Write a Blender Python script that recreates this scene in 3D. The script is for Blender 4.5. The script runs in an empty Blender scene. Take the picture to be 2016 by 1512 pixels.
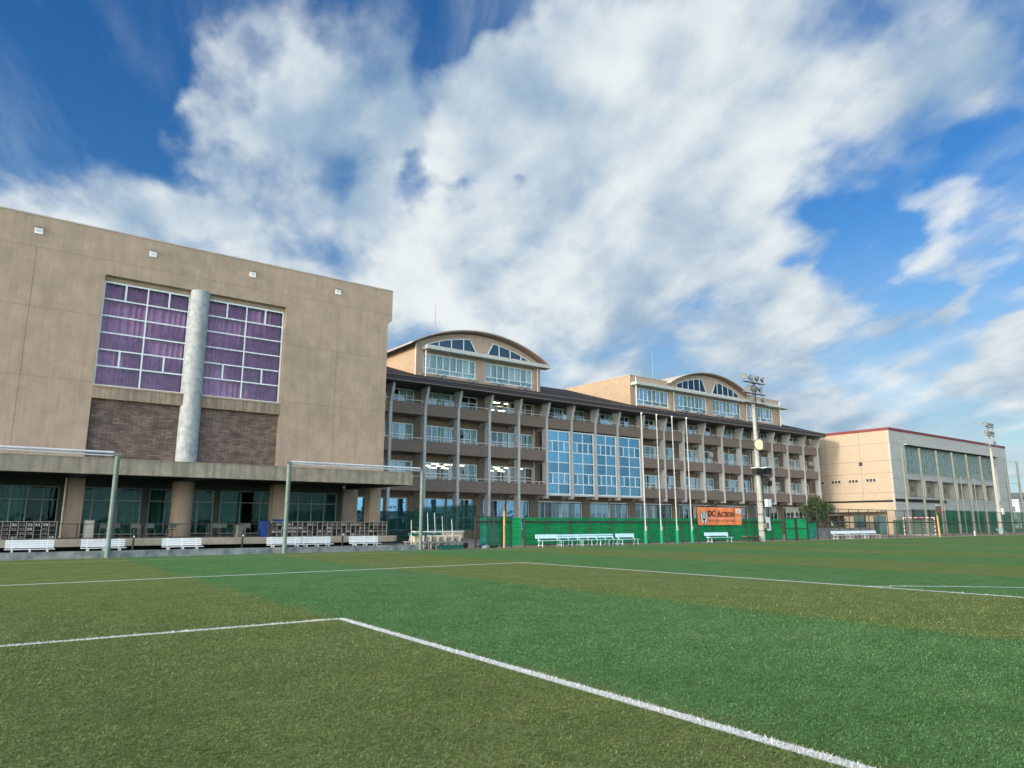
import bpy, bmesh, math, random
import numpy as np
from mathutils import Vector, Matrix
R = math.radians
sc = bpy.context.scene
C = sc.collection

# ---------------------------------------------------------------- camera
# world: X runs along the school's facades (away to the right), Y into depth, Z up
YAW, PIT, CAMH, FPX = R(52.8), R(11.05), 1.55, 1405.0
cam = bpy.data.cameras.new('camera')
cam.sensor_width = 36.0
cam.lens = FPX / 2016 * 36.0
cam.clip_start = 0.05
cam.clip_end = 6000
camo = bpy.data.objects.new('camera', cam)
C.objects.link(camo)
hd = Vector((math.cos(YAW), math.sin(YAW), 0))
fw = hd * math.cos(PIT) + Vector((0, 0, 1)) * math.sin(PIT)
camo.location = (0, 0, CAMH)
camo.rotation_euler = fw.to_track_quat('-Z', 'Y').to_euler()
sc.camera = camo

# ---------------------------------------------------------------- colour management
sc.view_settings.view_transform = 'Standard'
sc.view_settings.look = 'None'
sc.view_settings.exposure = 0.8
sc.view_settings.gamma = 1.0
sc.view_settings.use_curve_mapping = False

# ---------------------------------------------------------------- sun: low, from the left, a little behind the facades
SUN_EL, SUN_AZ = 15.0, -2.5          # elevation; degrees behind the facade line
sdir = Vector((-math.cos(R(SUN_AZ)) * math.cos(R(SUN_EL)), math.sin(R(SUN_AZ)) * math.cos(R(SUN_EL)), math.sin(R(SUN_EL))))
sl = bpy.data.lights.new('sun', 'SUN')
sl.energy = 2.0
sl.angle = R(6.0)
sl.color = (1.0, 0.86, 0.68)
so = bpy.data.objects.new('sun', sl)
so.rotation_euler = (-sdir).to_track_quat('-Z', 'Y').to_euler()
so.location = (-60, 20, 60)
C.objects.link(so)

# ---------------------------------------------------------------- world: Nishita sky with clouds laid out by direction
w = bpy.data.worlds.new('World')
sc.world = w
w.use_nodes = True
nt = w.node_tree
nt.nodes.clear()
def N(t, **k):
    n = nt.nodes.new(t)
    for a, b in k.items():
        setattr(n, a, b)
    return n
def setin(s, v):
    if isinstance(v, bpy.types.NodeSocket):
        nt.links.new(v, s)
    else:
        s.default_value = v
def M(op, a, b=None, c=None, clamp=False):
    n = N('ShaderNodeMath', operation=op)
    n.use_clamp = clamp
    setin(n.inputs[0], a)
    if b is not None: setin(n.inputs[1], b)
    if c is not None: setin(n.inputs[2], c)
    return n.outputs[0]
def MR(v, a, b, c=0.0, d=1.0):
    n = N('ShaderNodeMapRange', interpolation_type='SMOOTHSTEP')
    setin(n.inputs[0], v)
    for i, x in enumerate((a, b, c, d)):
        setin(n.inputs[i + 1], x)
    return n.outputs[0]
def NOISE(vec, scale, detail=6, rough=0.55, dist=0.0):
    n = N('ShaderNodeTexNoise')
    n.inputs['Scale'].default_value = scale
    n.inputs['Detail'].default_value = detail
    n.inputs['Roughness'].default_value = rough
    n.inputs['Distortion'].default_value = dist
    nt.links.new(vec, n.inputs['Vector'])
    return n.outputs[0]
def MIX(f, a, b):
    n = N('ShaderNodeMix', data_type='RGBA')
    setin(n.inputs[0], f)
    for s, v in ((n.inputs[6], a), (n.inputs[7], b)):
        setin(s, v if isinstance(v, bpy.types.NodeSocket) else (*v, 1.0))
    return n.outputs[2]
def VM(op, a, b):
    n = N('ShaderNodeVectorMath', operation=op)
    setin(n.inputs[0], a)
    setin(n.inputs[1], b)
    return n
tc = N('ShaderNodeTexCoord')
D = tc.outputs['Generated']
sky = N('ShaderNodeTexSky', sky_type='NISHITA')
sky.sun_disc = False
sky.sun_elevation = R(SUN_EL)
sky.sun_rotation = math.atan2(sdir.x, sdir.y)
sky.air_density = 1.2
sky.dust_density = 0.4
sky.ozone_density = 3.5
sep = N('ShaderNodeSeparateXYZ')
nt.links.new(D, sep.inputs[0])
dz = M('MAXIMUM', sep.outputs[2], 0.0)
inv = M('DIVIDE', 1.0, M('ADD', dz, 0.30))
# cloud plane coordinates, turned so that u runs along the streaks
SA = R(64)
ux = M('ADD', M('MULTIPLY', sep.outputs[0], math.cos(SA)), M('MULTIPLY', sep.outputs[1], math.sin(SA)))
vx = M('SUBTRACT', M('MULTIPLY', sep.outputs[1], math.cos(SA)), M('MULTIPLY', sep.outputs[0], math.sin(SA)))
cmb = N('ShaderNodeCombineXYZ')
nt.links.new(M('MULTIPLY', M('MULTIPLY', ux, inv), 0.72), cmb.inputs[0])
nt.links.new(M('MULTIPLY', vx, inv), cmb.inputs[1])
P = cmb.outputs[0]
n_big = NOISE(P, 1.5, 3, 0.5, 0.2)
n_mid = NOISE(P, 3.7, 7, 0.50, 0.15)
n_off = NOISE(VM('ADD', P, (0.035, 0.065, 0.0)).outputs[0], 3.7, 5, 0.50, 0.15)
relief = M('SUBTRACT', n_mid, n_off)
n_fine = NOISE(P, 13.0, 6, 0.55, 0.1)
n_pat = NOISE(VM('ADD', P, (7.3, 2.1, 0.0)).outputs[0], 3.4, 7, 0.58)
def pdir(x, y):
    r = Vector((math.sin(YAW), -math.cos(YAW), 0))
    u = -hd * math.sin(PIT) + Vector((0, 0, 1)) * math.cos(PIT)
    d = fw + r * ((x - 1008) / FPX) - u * ((y - 756) / FPX)
    return d.normalized()
def blobs(lst, dvec):
    acc = None
    for x, y, rad, amp in lst:
        d = pdir(x, y)
        dot = VM('DOT_PRODUCT', dvec, tuple(d)).outputs['Value']
        rr = math.atan(rad / FPX)
        f = MR(dot, math.cos(rr), 1.0, 0.0, amp)
        acc = f if acc is None else M('ADD', acc, f)
    return acc
# directions wobble a little with noise, so the shapes have no clean rims
nv = N('ShaderNodeTexNoise')
nv.inputs['Scale'].default_value = 4.2
nv.inputs['Detail'].default_value = 5
nt.links.new(P, nv.inputs['Vector'])
wob = VM('MULTIPLY', VM('SUBTRACT', nv.outputs[1], (0.5, 0.5, 0.5)).outputs[0], (0.34, 0.34, 0.20)).outputs[0]
DW = VM('NORMALIZE', VM('ADD', D, wob).outputs[0], (0, 0, 0)).outputs[0]
CL = [  # clouds (+) and clear blue (-), by direction
 (640, 90, 330, 0.20), (420, 130, 170, 0.30), (520, 260, 200, 0.25), (760, 300, 260, 0.16),
 (1250, 120, 380, 0.36), (1050, 300, 330, 0.24), (1350, 420, 430, 0.36), (900, 540, 360, 0.55), (1500, 250, 330, 0.2),
 (100, 370, 230, 0.60), (330, 430, 230, 0.48), (640, 480, 230, 0.25), (1880, 500, 230, 0.42), (1640, 640, 330, 0.45), (1850, 230, 150, 0.26), (1930, 640, 260, 0.34), (1720, 740, 260, 0.26), (2050, 120, 150, 0.2), (1450, 700, 260, 0.2),
 (1200, 640, 360, 0.45), (1850, 720, 300, 0.36), (1450, 780, 300, 0.2), (1750, 40, 260, 0.24), (1950, 200, 160, 0.08), (1500, 560, 300, 0.2),
 (60, 120, 300, -0.42), (200, 230, 200, -0.36), (250, 20, 200, -0.26), (420, 10, 110, -0.18), (930, 60, 130, -0.40), (1010, 30, 110, -0.34), (900, 210, 100, -0.34), (860, 320, 80, -0.30), (790, 420, 80, -0.22), (560, 60, 80, -0.12), (440, 260, 70, -0.14),
 (450, 350, 130, -0.36), (620, 400, 120, -0.26), (330, 300, 90, -0.2), (870, 380, 70, -0.16),
 (1780, 330, 190, -0.36), (1950, 380, 130, -0.36), (1680, 130, 110, -0.12), (1650, 470, 130, -0.16), (1730, 550, 120, -0.30), (1960, 560, 120, -0.16),
 (1590, 330, 150, -0.20), (1600, 490, 150, -0.26), (1440, 640, 150, -0.26), (1330, 560, 90, -0.16), (700, 440, 100, -0.2), (860, 400, 90, -0.30), (480, 180, 70, -0.3), (1700, 620, 110, -0.3), (1500, 60, 120, -0.2), (1960, 570, 90, -0.3), (1800, 800, 160, -0.2), (1900, 850, 200, -0.2), (1110, 715, 110, -0.20), (1270, 735, 120, -0.22), (760, 660, 90, -0.1), (1960, 60, 130, -0.12), (1650, 120, 130, -0.1)]
cov_raw = M('ADD', M('MULTIPLY', n_big, 0.50), M('ADD', M('MULTIPLY', n_mid, 1.75), M('MULTIPLY', n_fine, 0.50)))
cov_raw = M('ADD', M('ADD', cov_raw, M('MINIMUM', blobs([b_ for b_ in CL if b_[3] > 0], DW), 0.64)), blobs([b_ for b_ in CL if b_[3] < 0], DW))
cov = MR(cov_raw, 1.26, 1.92)
# faint high wisps over the blue
wisp = NOISE(VM('MULTIPLY', P, (0.45, 1.5, 1.0)).outputs[0], 2.6, 7, 0.6, 0.4)
cov = M('MAXIMUM', cov, M('MULTIPLY', MR(wisp, 0.42, 0.78), 0.62))
# thin veil everywhere near the horizon
hz = MR(sep.outputs[2], 0.03, 0.42, 1.0, 0.0)
cov = M('MAXIMUM', cov, M('MULTIPLY', hz, 0.85))
# brightness inside the clouds
SH = [(1130, 420, 200, -0.10), (1500, 200, 260, 0.10), (1560, 420, 260, 0.06), (780, 180, 170, -0.16), (720, 330, 200, -0.20), (420, 330, 150, -0.12), (1400, 570, 300, -0.10), (1800, 640, 160, -0.08), (1300, 300, 330, 0.18), (1700, 700, 220, 0.12), (620, 90, 190, -0.14),
 (420, 130, 150, 0.2), (950, 520, 230, 0.28), (110, 340, 180, 0.22), (1880, 490, 150, 0.25), (1180, 60, 170, 0.16), (620, 90, 170, 0.14), (520, 240, 120, 0.12), (760, 500, 160, 0.2), (1160, 560, 160, 0.1)]
br = M('ADD', M('MULTIPLY', n_pat, 1.15), M('ADD', M('MULTIPLY', n_mid, 0.55), M('MULTIPLY', M('SUBTRACT', n_fine, 0.5), 0.30)))
br = M('ADD', br, blobs(SH, DW))
br = M('ADD', br, M('MULTIPLY', relief, 1.6))
br = MR(br, 0.44, 1.46)
ccol = MIX(br, (0.23, 0.33, 0.44), (0.60, 0.635, 0.64))
veil = MIX(MR(sep.outputs[2], 0.02, 0.30), (0.34, 0.50, 0.57), (0.24, 0.42, 0.56))
thick = MR(cov_raw, 1.2, 1.6)
ccol = MIX(M('MAXIMUM', thick, MR(sep.outputs[2], 0.30, 0.5)), veil, ccol)
hs = N('ShaderNodeHueSaturation')
hs.inputs['Hue'].default_value = 0.512
hs.inputs['Saturation'].default_value = 1.30
hs.inputs['Value'].default_value = 1.0
nt.links.new(sky.outputs[0], hs.inputs['Color'])
bg1 = N('ShaderNodeBackground')
nt.links.new(hs.outputs[0], bg1.inputs[0])
bg1.inputs[1].default_value = 0.092
bg2 = N('ShaderNodeBackground')
# unseen clouds behind the photographer made brighter, as added fill on the facades
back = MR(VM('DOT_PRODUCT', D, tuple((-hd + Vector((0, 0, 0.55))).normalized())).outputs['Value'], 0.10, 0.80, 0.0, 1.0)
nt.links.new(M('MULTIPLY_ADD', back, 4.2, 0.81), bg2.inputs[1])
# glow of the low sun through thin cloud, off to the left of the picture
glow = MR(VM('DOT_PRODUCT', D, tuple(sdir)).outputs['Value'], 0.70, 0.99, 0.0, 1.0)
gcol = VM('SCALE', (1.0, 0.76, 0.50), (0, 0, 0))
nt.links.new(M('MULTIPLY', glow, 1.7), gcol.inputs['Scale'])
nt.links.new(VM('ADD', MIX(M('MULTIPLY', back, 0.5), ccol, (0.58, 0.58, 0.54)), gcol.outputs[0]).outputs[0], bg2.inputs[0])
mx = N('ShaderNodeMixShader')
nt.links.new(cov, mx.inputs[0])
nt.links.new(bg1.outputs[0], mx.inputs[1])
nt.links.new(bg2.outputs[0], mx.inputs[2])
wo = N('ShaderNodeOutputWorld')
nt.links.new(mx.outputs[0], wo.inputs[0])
w.cycles.sampling_method = 'MANUAL'
w.cycles.sample_map_resolution = 1024

# ================================================================ helpers
rng = random.Random(7)
MATS = {}
def srgb(r, g, b):
    f = lambda c: (c / 255) / 12.92 if c / 255 <= 0.04045 else ((c / 255 + 0.055) / 1.055) ** 2.4
    return (f(r), f(g), f(b))
def pm(name, col, col2=None, scale=3.0, rough=0.75, bump=0.0, bscale=None, streak=0.0, metal=0.0, spec=0.3, grime=0.0, emit=0.0, sr=(0.45, 0.78)):
    """procedural paint/concrete: two-scale noise in the colour, optional rain streaks, blotches and bump"""
    m = bpy.data.materials.new(name); m.use_nodes = True
    t = m.node_tree; b = t.nodes['Principled BSDF']
    def nn(ty, **k):
        n = t.nodes.new(ty)
        for a, v in k.items(): setattr(n, a, v)
        return n
    geo = nn('ShaderNodeNewGeometry')
    n1 = nn('ShaderNodeTexNoise'); n1.inputs['Scale'].default_value = scale; n1.inputs['Detail'].default_value = 7; n1.inputs['Roughness'].default_value = 0.6
    t.links.new(geo.outputs['Position'], n1.inputs['Vector'])
    col2 = col2 or tuple(c * 0.78 for c in col)
    mx = nn('ShaderNodeMix', data_type='RGBA')
    mr = nn('ShaderNodeMapRange'); mr.inputs[1].default_value = 0.33; mr.inputs[2].default_value = 0.67
    t.links.new(n1.outputs[0], mr.inputs[0]); t.links.new(mr.outputs[0], mx.inputs[0])
    mx.inputs[6].default_value = (*col, 1); mx.inputs[7].default_value = (*col2, 1)
    out = mx.outputs[2]
    if streak:
        mp = nn('ShaderNodeMapping'); mp.inputs['Scale'].default_value = (2.2, 2.2, 0.16)
        t.links.new(geo.outputs['Position'], mp.inputs[0])
        n2 = nn('ShaderNodeTexNoise'); n2.inputs['Scale'].default_value = 1.6; n2.inputs['Detail'].default_value = 6; n2.inputs['Roughness'].default_value = 0.65
        t.links.new(mp.outputs[0], n2.inputs['Vector'])
        m2 = nn('ShaderNodeMapRange'); m2.inputs[1].default_value = sr[0]; m2.inputs[2].default_value = sr[1]; m2.inputs[4].default_value = streak
        t.links.new(n2.outputs[0], m2.inputs[0])
        x2 = nn('ShaderNodeMix', data_type='RGBA'); t.links.new(m2.outputs[0], x2.inputs[0]); t.links.new(out, x2.inputs[6])
        x2.inputs[7].default_value = (col[0] * 0.42, col[1] * 0.44, col[2] * 0.44, 1); out = x2.outputs[2]
    if grime:
        n3 = nn('ShaderNodeTexNoise'); n3.inputs['Scale'].default_value = 0.35; n3.inputs['Detail'].default_value = 8; n3.inputs['Roughness'].default_value = 0.7
        t.links.new(geo.outputs['Position'], n3.inputs['Vector'])
        m3 = nn('ShaderNodeMapRange'); m3.inputs[1].default_value = 0.5; m3.inputs[2].default_value = 0.8; m3.inputs[4].default_value = grime
        t.links.new(n3.outputs[0], m3.inputs[0])
        x3 = nn('ShaderNodeMix', data_type='RGBA'); t.links.new(m3.outputs[0], x3.inputs[0]); t.links.new(out, x3.inputs[6])
        x3.inputs[7].default_value = (col[0] * 0.5, col[1] * 0.52, col[2] * 0.5, 1); out = x3.outputs[2]
    t.links.new(out, b.inputs['Base Color'])
    b.inputs['Roughness'].default_value = rough
    b.inputs['Metallic'].default_value = metal
    b.inputs['Specular IOR Level'].default_value = spec
    if bump:
        nb = nn('ShaderNodeTexNoise'); nb.inputs['Scale'].default_value = bscale or scale * 8; nb.inputs['Detail'].default_value = 4
        t.links.new(geo.outputs['Position'], nb.inputs['Vector'])
        bn = nn('ShaderNodeBump'); bn.inputs['Strength'].default_value = bump; bn.inputs['Distance'].default_value = 0.05
        t.links.new(nb.outputs[0], bn.inputs['Height']); t.links.new(bn.outputs[0], b.inputs['Normal'])
    if emit:
        b.inputs['Emission Color'].default_value = (*col, 1); b.inputs['Emission Strength'].default_value = emit
    MATS[name] = m
    return m
def glassmat(name, refl, tint, fac, rough=0.02, thru=(0.85, 0.92, 0.9), wavy=0.02):
    """window pane: a mirror-like share plus what shows through"""
    m = bpy.data.materials.new(name); m.use_nodes = True
    t = m.node_tree; t.nodes.clear()
    g = t.nodes.new('ShaderNodeBsdfGlossy'); g.inputs['Color'].default_value = (*refl, 1); g.inputs['Roughness'].default_value = rough
    tr = t.nodes.new('ShaderNodeBsdfTransparent'); tr.inputs['Color'].default_value = (*thru, 1)
    fr = t.nodes.new('ShaderNodeFresnel'); fr.inputs[0].default_value = 1.5
    ad = t.nodes.new('ShaderNodeMath'); ad.operation = 'ADD'; ad.use_clamp = True; ad.inputs[1].default_value = fac
    t.links.new(fr.outputs[0], ad.inputs[0])
    mx = t.nodes.new('ShaderNodeMixShader'); o = t.nodes.new('ShaderNodeOutputMaterial')
    t.links.new(ad.outputs[0], mx.inputs[0]); t.links.new(tr.outputs[0], mx.inputs[1]); t.links.new(g.outputs[0], mx.inputs[2])
    t.links.new(mx.outputs[0], o.inputs[0])
    geo = t.nodes.new('ShaderNodeNewGeometry')
    nb = t.nodes.new('ShaderNodeTexNoise'); nb.inputs['Scale'].default_value = 1.1; nb.inputs['Detail'].default_value = 2
    t.links.new(geo.outputs['Position'], nb.inputs['Vector'])
    bn = t.nodes.new('ShaderNodeBump'); bn.inputs['Strength'].default_value = wavy * 10; bn.inputs['Distance'].default_value = 0.03
    t.links.new(nb.outputs[0], bn.inputs['Height']); t.links.new(bn.outputs[0], g.inputs['Normal'])
    MATS[name] = m
def netmat(name, col, opac, rough=0.8, var=0.0):
    """fine mesh or netting too fine to resolve: part cloth, part see-through"""
    m = bpy.data.materials.new(name); m.use_nodes = True
    t = m.node_tree; t.nodes.clear()
    d = t.nodes.new('ShaderNodeBsdfDiffuse')
    tl = t.nodes.new('ShaderNodeBsdfTranslucent')
    tr = t.nodes.new('ShaderNodeBsdfTransparent')
    geo = t.nodes.new('ShaderNodeNewGeometry')
    mp = t.nodes.new('ShaderNodeMapping'); mp.inputs['Scale'].default_value = (0.5, 0.5, 6.0)
    t.links.new(geo.outputs['Position'], mp.inputs[0])
    n = t.nodes.new('ShaderNodeTexNoise'); n.inputs['Scale'].default_value = 1.6; n.inputs['Detail'].default_value = 6
    t.links.new(mp.outputs[0], n.inputs['Vector'])
    mx = t.nodes.new('ShaderNodeMix'); mx.data_type = 'RGBA'
    mx.inputs[6].default_value = (*[c * (1 - 0.45 * var) for c in col], 1); mx.inputs[7].default_value = (*[min(1, c * (1 + 0.6 * var) + 0.03 * var) for c in col], 1)
    mr = t.nodes.new('ShaderNodeMapRange'); mr.inputs[1].default_value = 0.35; mr.inputs[2].default_value = 0.65
    t.links.new(n.outputs[0], mr.inputs[0]); t.links.new(mr.outputs[0], mx.inputs[0])
    t.links.new(mx.outputs[2], d.inputs[0]); t.links.new(mx.outputs[2], tl.inputs[0])
    m1 = t.nodes.new('ShaderNodeMixShader'); m1.inputs[0].default_value = 0.3
    t.links.new(d.outputs[0], m1.inputs[1]); t.links.new(tl.outputs[0], m1.inputs[2])
    m2 = t.nodes.new('ShaderNodeMixShader'); m2.inputs[0].default_value = opac
    t.links.new(tr.outputs[0], m2.inputs[1]); t.links.new(m1.outputs[0], m2.inputs[2])
    o = t.nodes.new('ShaderNodeOutputMaterial'); t.links.new(m2.outputs[0], o.inputs[0])
    MATS[name] = m
def brickmat(name, c1, c2, mortar, sx=1.0, rough=0.85, bw=0.45, bh=0.12, ms=0.012):
    m = bpy.data.materials.new(name); m.use_nodes = True
    t = m.node_tree; b = t.nodes['Principled BSDF']
    geo = t.nodes.new('ShaderNodeNewGeometry'); sp = t.nodes.new('ShaderNodeSeparateXYZ'); cb = t.nodes.new('ShaderNodeCombineXYZ')
    t.links.new(geo.outputs['Position'], sp.inputs[0])
    ad = t.nodes.new('ShaderNodeMath'); t.links.new(sp.outputs[0], ad.inputs[0]); t.links.new(sp.outputs[1], ad.inputs[1])
    t.links.new(ad.outputs[0], cb.inputs[0]); t.links.new(sp.outputs[2], cb.inputs[1])
    br = t.nodes.new('ShaderNodeTexBrick'); br.inputs['Scale'].default_value = 1.0
    br.inputs['Brick Width'].default_value = bw; br.inputs['Row Height'].default_value = bh; br.inputs['Mortar Size'].default_value = ms
    br.inputs['Color1'].default_value = (*c1, 1); br.inputs['Color2'].default_value = (*c2, 1); br.inputs['Mortar'].default_value = (*mortar, 1)
    t.links.new(cb.outputs[0], br.inputs['Vector'])
    n = t.nodes.new('ShaderNodeTexNoise'); n.inputs['Scale'].default_value = 2.0; n.inputs['Detail'].default_value = 8
    t.links.new(geo.outputs['Position'], n.inputs['Vector'])
    mr = t.nodes.new('ShaderNodeMapRange'); mr.inputs[1].default_value = 0.3; mr.inputs[2].default_value = 0.7; mr.inputs[3].default_value = 0.65; mr.inputs[4].default_value = 1.3
    t.links.new(n.outputs[0], mr.inputs[0])
    mm = t.nodes.new('ShaderNodeMix'); mm.data_type = 'RGBA'; mm.blend_type = 'MULTIPLY'; mm.inputs[0].default_value = 1
    t.links.new(br.outputs[0], mm.inputs[6]); t.links.new(mr.outputs[0], mm.inputs[7]); t.links.new(mm.outputs[2], b.inputs['Base Color'])
    b.inputs['Roughness'].default_value = rough
    MATS[name] = m

class MB:
    def __init__(s): s.v = []; s.f = []; s.m = []
    def quadf(s, pts, mat=0):
        n = len(s.v); s.v += [tuple(p) for p in pts]; s.f.append(tuple(range(n, n + len(pts)))); s.m.append(mat); return s
    def box(s, x0, x1, y0, y1, z0, z1, mat=0):
        if x0 > x1: x0, x1 = x1, x0
        if y0 > y1: y0, y1 = y1, y0
        if z0 > z1: z0, z1 = z1, z0
        n = len(s.v)
        s.v += [(x0, y0, z0), (x1, y0, z0), (x1, y1, z0), (x0, y1, z0), (x0, y0, z1), (x1, y0, z1), (x1, y1, z1), (x0, y1, z1)]
        for f in ((0, 3, 2, 1), (4, 5, 6, 7), (0, 1, 5, 4), (1, 2, 6, 5), (2, 3, 7, 6), (3, 0, 4, 7)):
            s.f.append(tuple(n + i for i in f)); s.m.append(mat)
        return s
    def tube(s, p0, p1, r0, r1=None, n=10, mat=0, caps=True):
        r1 = r0 if r1 is None else r1
        p0, p1 = Vector(p0), Vector(p1); d = (p1 - p0).normalized()
        a = d.orthogonal().normalized(); b = d.cross(a); k = len(s.v)
        for p, r in ((p0, r0), (p1, r1)):
            for i in range(n):
                t = 2 * math.pi * i / n
                s.v.append(tuple(p + (a * math.cos(t) + b * math.sin(t)) * r))
        for i in range(n):
            j = (i + 1) % n
            s.f.append((k + i, k + j, k + n + j, k + n + i)); s.m.append(mat)
        if caps:
            s.f.append(tuple(k + n - 1 - i for i in range(n))); s.m.append(mat)
            s.f.append(tuple(k + n + i for i in range(n))); s.m.append(mat)
        return s
    def path(s, pts, r, n=8, mat=0):
        for a, b in zip(pts[:-1], pts[1:]): s.tube(a, b, r, r, n, mat)
        return s
    def prism(s, poly, axis, a, b, mat=0):
        """extrude a 2D polygon along an axis ('x': (y,z), 'y': (x,z), 'z': (x,y))"""
        def P(p, t):
            return (t, p[0], p[1]) if axis == 'x' else ((p[0], t, p[1]) if axis == 'y' else (p[0], p[1], t))
        k = len(s.v); n = len(poly)
        s.v += [P(p, a) for p in poly] + [P(p, b) for p in poly]
        s.f.append(tuple(k + i for i in range(n))); s.m.append(mat)
        s.f.append(tuple(k + n + n - 1 - i for i in range(n))); s.m.append(mat)
        for i in range(n):
            j = (i + 1) % n
            s.f.append((k + i, k + n + i, k + n + j, k + j)); s.m.append(mat)
        return s
    def build(s, name, mats, parent=None, smooth=False, org=None, bevel=0.0):
        org = Vector(org) if org is not None else (ORG[parent.name] if parent else Vector((0, 0, 0)))
        me = bpy.data.meshes.new(name)
        me.from_pydata([(v[0] - org.x, v[1] - org.y, v[2] - org.z) for v in s.v], [], s.f)
        if isinstance(mats, str): mats = [mats]
        for m in mats: me.materials.append(MATS[m])
        me.polygons.foreach_set('material_index', s.m)
        bm = bmesh.new(); bm.from_mesh(me)
        bmesh.ops.recalc_face_normals(bm, faces=bm.faces)
        bm.to_mesh(me); bm.free()
        if smooth:
            me.polygons.foreach_set('use_smooth', [True] * len(me.polygons))
            try: me.set_sharp_from_angle(angle=R(40))
            except Exception: pass
        o = bpy.data.objects.new(name, me); C.objects.link(o)
        if parent: o.parent = parent
        else: o.location = org
        if bevel:
            bv = o.modifiers.new('bevel', 'BEVEL'); bv.width = bevel; bv.segments = 2; bv.limit_method = 'ANGLE'
        ORG[o.name] = org
        return o
ORG = {}
def tag(o, label, cat, group=None):
    o['label'] = label; o['category'] = cat
    if group: o['group'] = group
    return o
def thing(name, loc, label, cat, group=None, rz=0.0):
    o = bpy.data.objects.new(name, None); C.objects.link(o)
    o.location = loc; o.rotation_euler = (0, 0, rz); o.empty_display_size = 0.3
    ORG[o.name] = Vector((0, 0, 0)) if rz == 'local' else Vector(loc)
    return tag(o, label, cat, group)
def proto(name, loc, label, cat, group=None, rz=0.0):
    """a thing whose parts are written in local coordinates"""
    o = thing(name, loc, label, cat, group, rz); ORG[o.name] = Vector((0, 0, 0)); return o
def dup(root, loc, label, rz=0.0, group=None):
    r = root.copy(); C.objects.link(r); r.location = loc; r.rotation_euler = (0, 0, rz); r['label'] = label
    if group: r['group'] = group
    ORG[r.name] = Vector((0, 0, 0))
    for ch in list(root.children):
        c = ch.copy(); C.objects.link(c); c.parent = r
        for g in ch.children:
            d = g.copy(); C.objects.link(d); d.parent = c
    return r
def struct(o): o['kind'] = 'structure'; return o

# ---------------------------------------------------------------- materials
pm('stucco', (0.452, 0.350, 0.266), (0.370, 0.290, 0.222), 1.2, 0.9, 0.35, 26, streak=0.36, grime=0.62)
pm('stained_stucco', (0.44, 0.34, 0.255), (0.30, 0.24, 0.19), 2.6, 0.9, 0.35, 26, streak=0.9, grime=0.7, sr=(0.38, 0.62))
pm('stucco_groove', (0.19, 0.165, 0.135), None, 4, 0.9)
pm('canopy_concrete', (0.38, 0.34, 0.27), (0.26, 0.24, 0.19), 2.2, 0.9, 0.3, 20, streak=0.75, grime=0.5, sr=(0.42, 0.66))
pm('soffit', (0.08, 0.10, 0.085), None, 1.5, 0.9)  # canopy underside and terrace walls, with their shade put into the colour
pm('pillar_concrete', (0.44, 0.48, 0.49), (0.26, 0.30, 0.32), 3.0, 0.85, 0.4, 30, streak=0.3, grime=0.5)
brickmat('brick_tile', (0.215, 0.155, 0.125), (0.125, 0.09, 0.078), (0.06, 0.05, 0.045))
pm('fin_concrete', (0.52, 0.53, 0.52), (0.40, 0.41, 0.40), 4, 0.85, 0.3, 24, streak=0.45)
pm('parapet_stone', (0.27, 0.215, 0.175), (0.105, 0.082, 0.068), 9, 0.9, 0.6, 18, streak=0.25)
pm('recess_wall', (0.22, 0.17, 0.125), (0.165, 0.13, 0.097), 2, 0.9, 0.2, 20, streak=0.3)
pm('pent_wall', (0.48, 0.37, 0.285), (0.39, 0.30, 0.23), 3, 0.9, 0.5, 22, streak=0.25)
pm('pent_side', (0.44, 0.34, 0.24), (0.37, 0.28, 0.195), 3, 0.9, 0.7, 16)
pm('roof_slate', (0.024, 0.021, 0.022), (0.015, 0.013, 0.014), 6, 0.7, 0.4, 30)
pm('fascia_dark', (0.05, 0.05, 0.055), None, 5, 0.6)
pm('trim_pale', (0.55, 0.50, 0.45), None, 3, 0.7)
pm('roof_edge', (0.30, 0.22, 0.19), None, 3, 0.6)
pm('ledge_concrete', (0.56, 0.58, 0.55), (0.44, 0.46, 0.44), 4, 0.85, 0.2, 20, streak=0.5)
pm('alu', (0.78, 0.86, 0.87), (0.66, 0.74, 0.76), 4, 0.4)
pm('white_paint', (0.78, 0.82, 0.84), (0.66, 0.71, 0.73), 5, 0.45)
pm('bench_blue', (0.62, 0.83, 0.92), (0.52, 0.74, 0.84), 5, 0.45)
pm('pipe_white', (0.72, 0.68, 0.62), None, 4, 0.5)
pm('interior', (0.36, 0.33, 0.27), (0.28, 0.26, 0.22), 0.7, 0.9)
pm('interior_dark', (0.05, 0.055, 0.05), (0.03, 0.035, 0.03), 0.7, 0.9)
pm('curtain_green', (0.58, 0.72, 0.66), (0.42, 0.58, 0.53), 1.5, 0.9)
pm('curtain_white', (0.62, 0.74, 0.74), (0.48, 0.60, 0.61), 4, 0.9)
pm('curtain_purple', (0.50, 0.29, 0.44), (0.33, 0.19, 0.31), 2.5, 0.9)
pm('curtain_orange', (0.50, 0.20, 0.06), None, 2, 0.9)
pm('curtain_dim', (0.13, 0.21, 0.19), (0.07, 0.13, 0.12), 1.5, 0.9)  # terrace curtains, darkened for the shade under the canopy
glassmat('glass_main', (0.30, 0.44, 0.55), None, 0.20)
glassmat('glass_pent', (0.35, 0.46, 0.55), None, 0.10)
glassmat('glass_dark', (0.06, 0.11, 0.11), None, 0.05, thru=(0.55, 0.8, 0.75))
glassmat('glass_hall', (0.42, 0.46, 0.52), None, 0.0, thru=(0.9, 0.9, 0.98), wavy=0.01)
glassmat('glass_blue', (0.17, 0.35, 0.50), None, 0.70, thru=(0.4, 0.6, 0.7), wavy=0.06)
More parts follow.
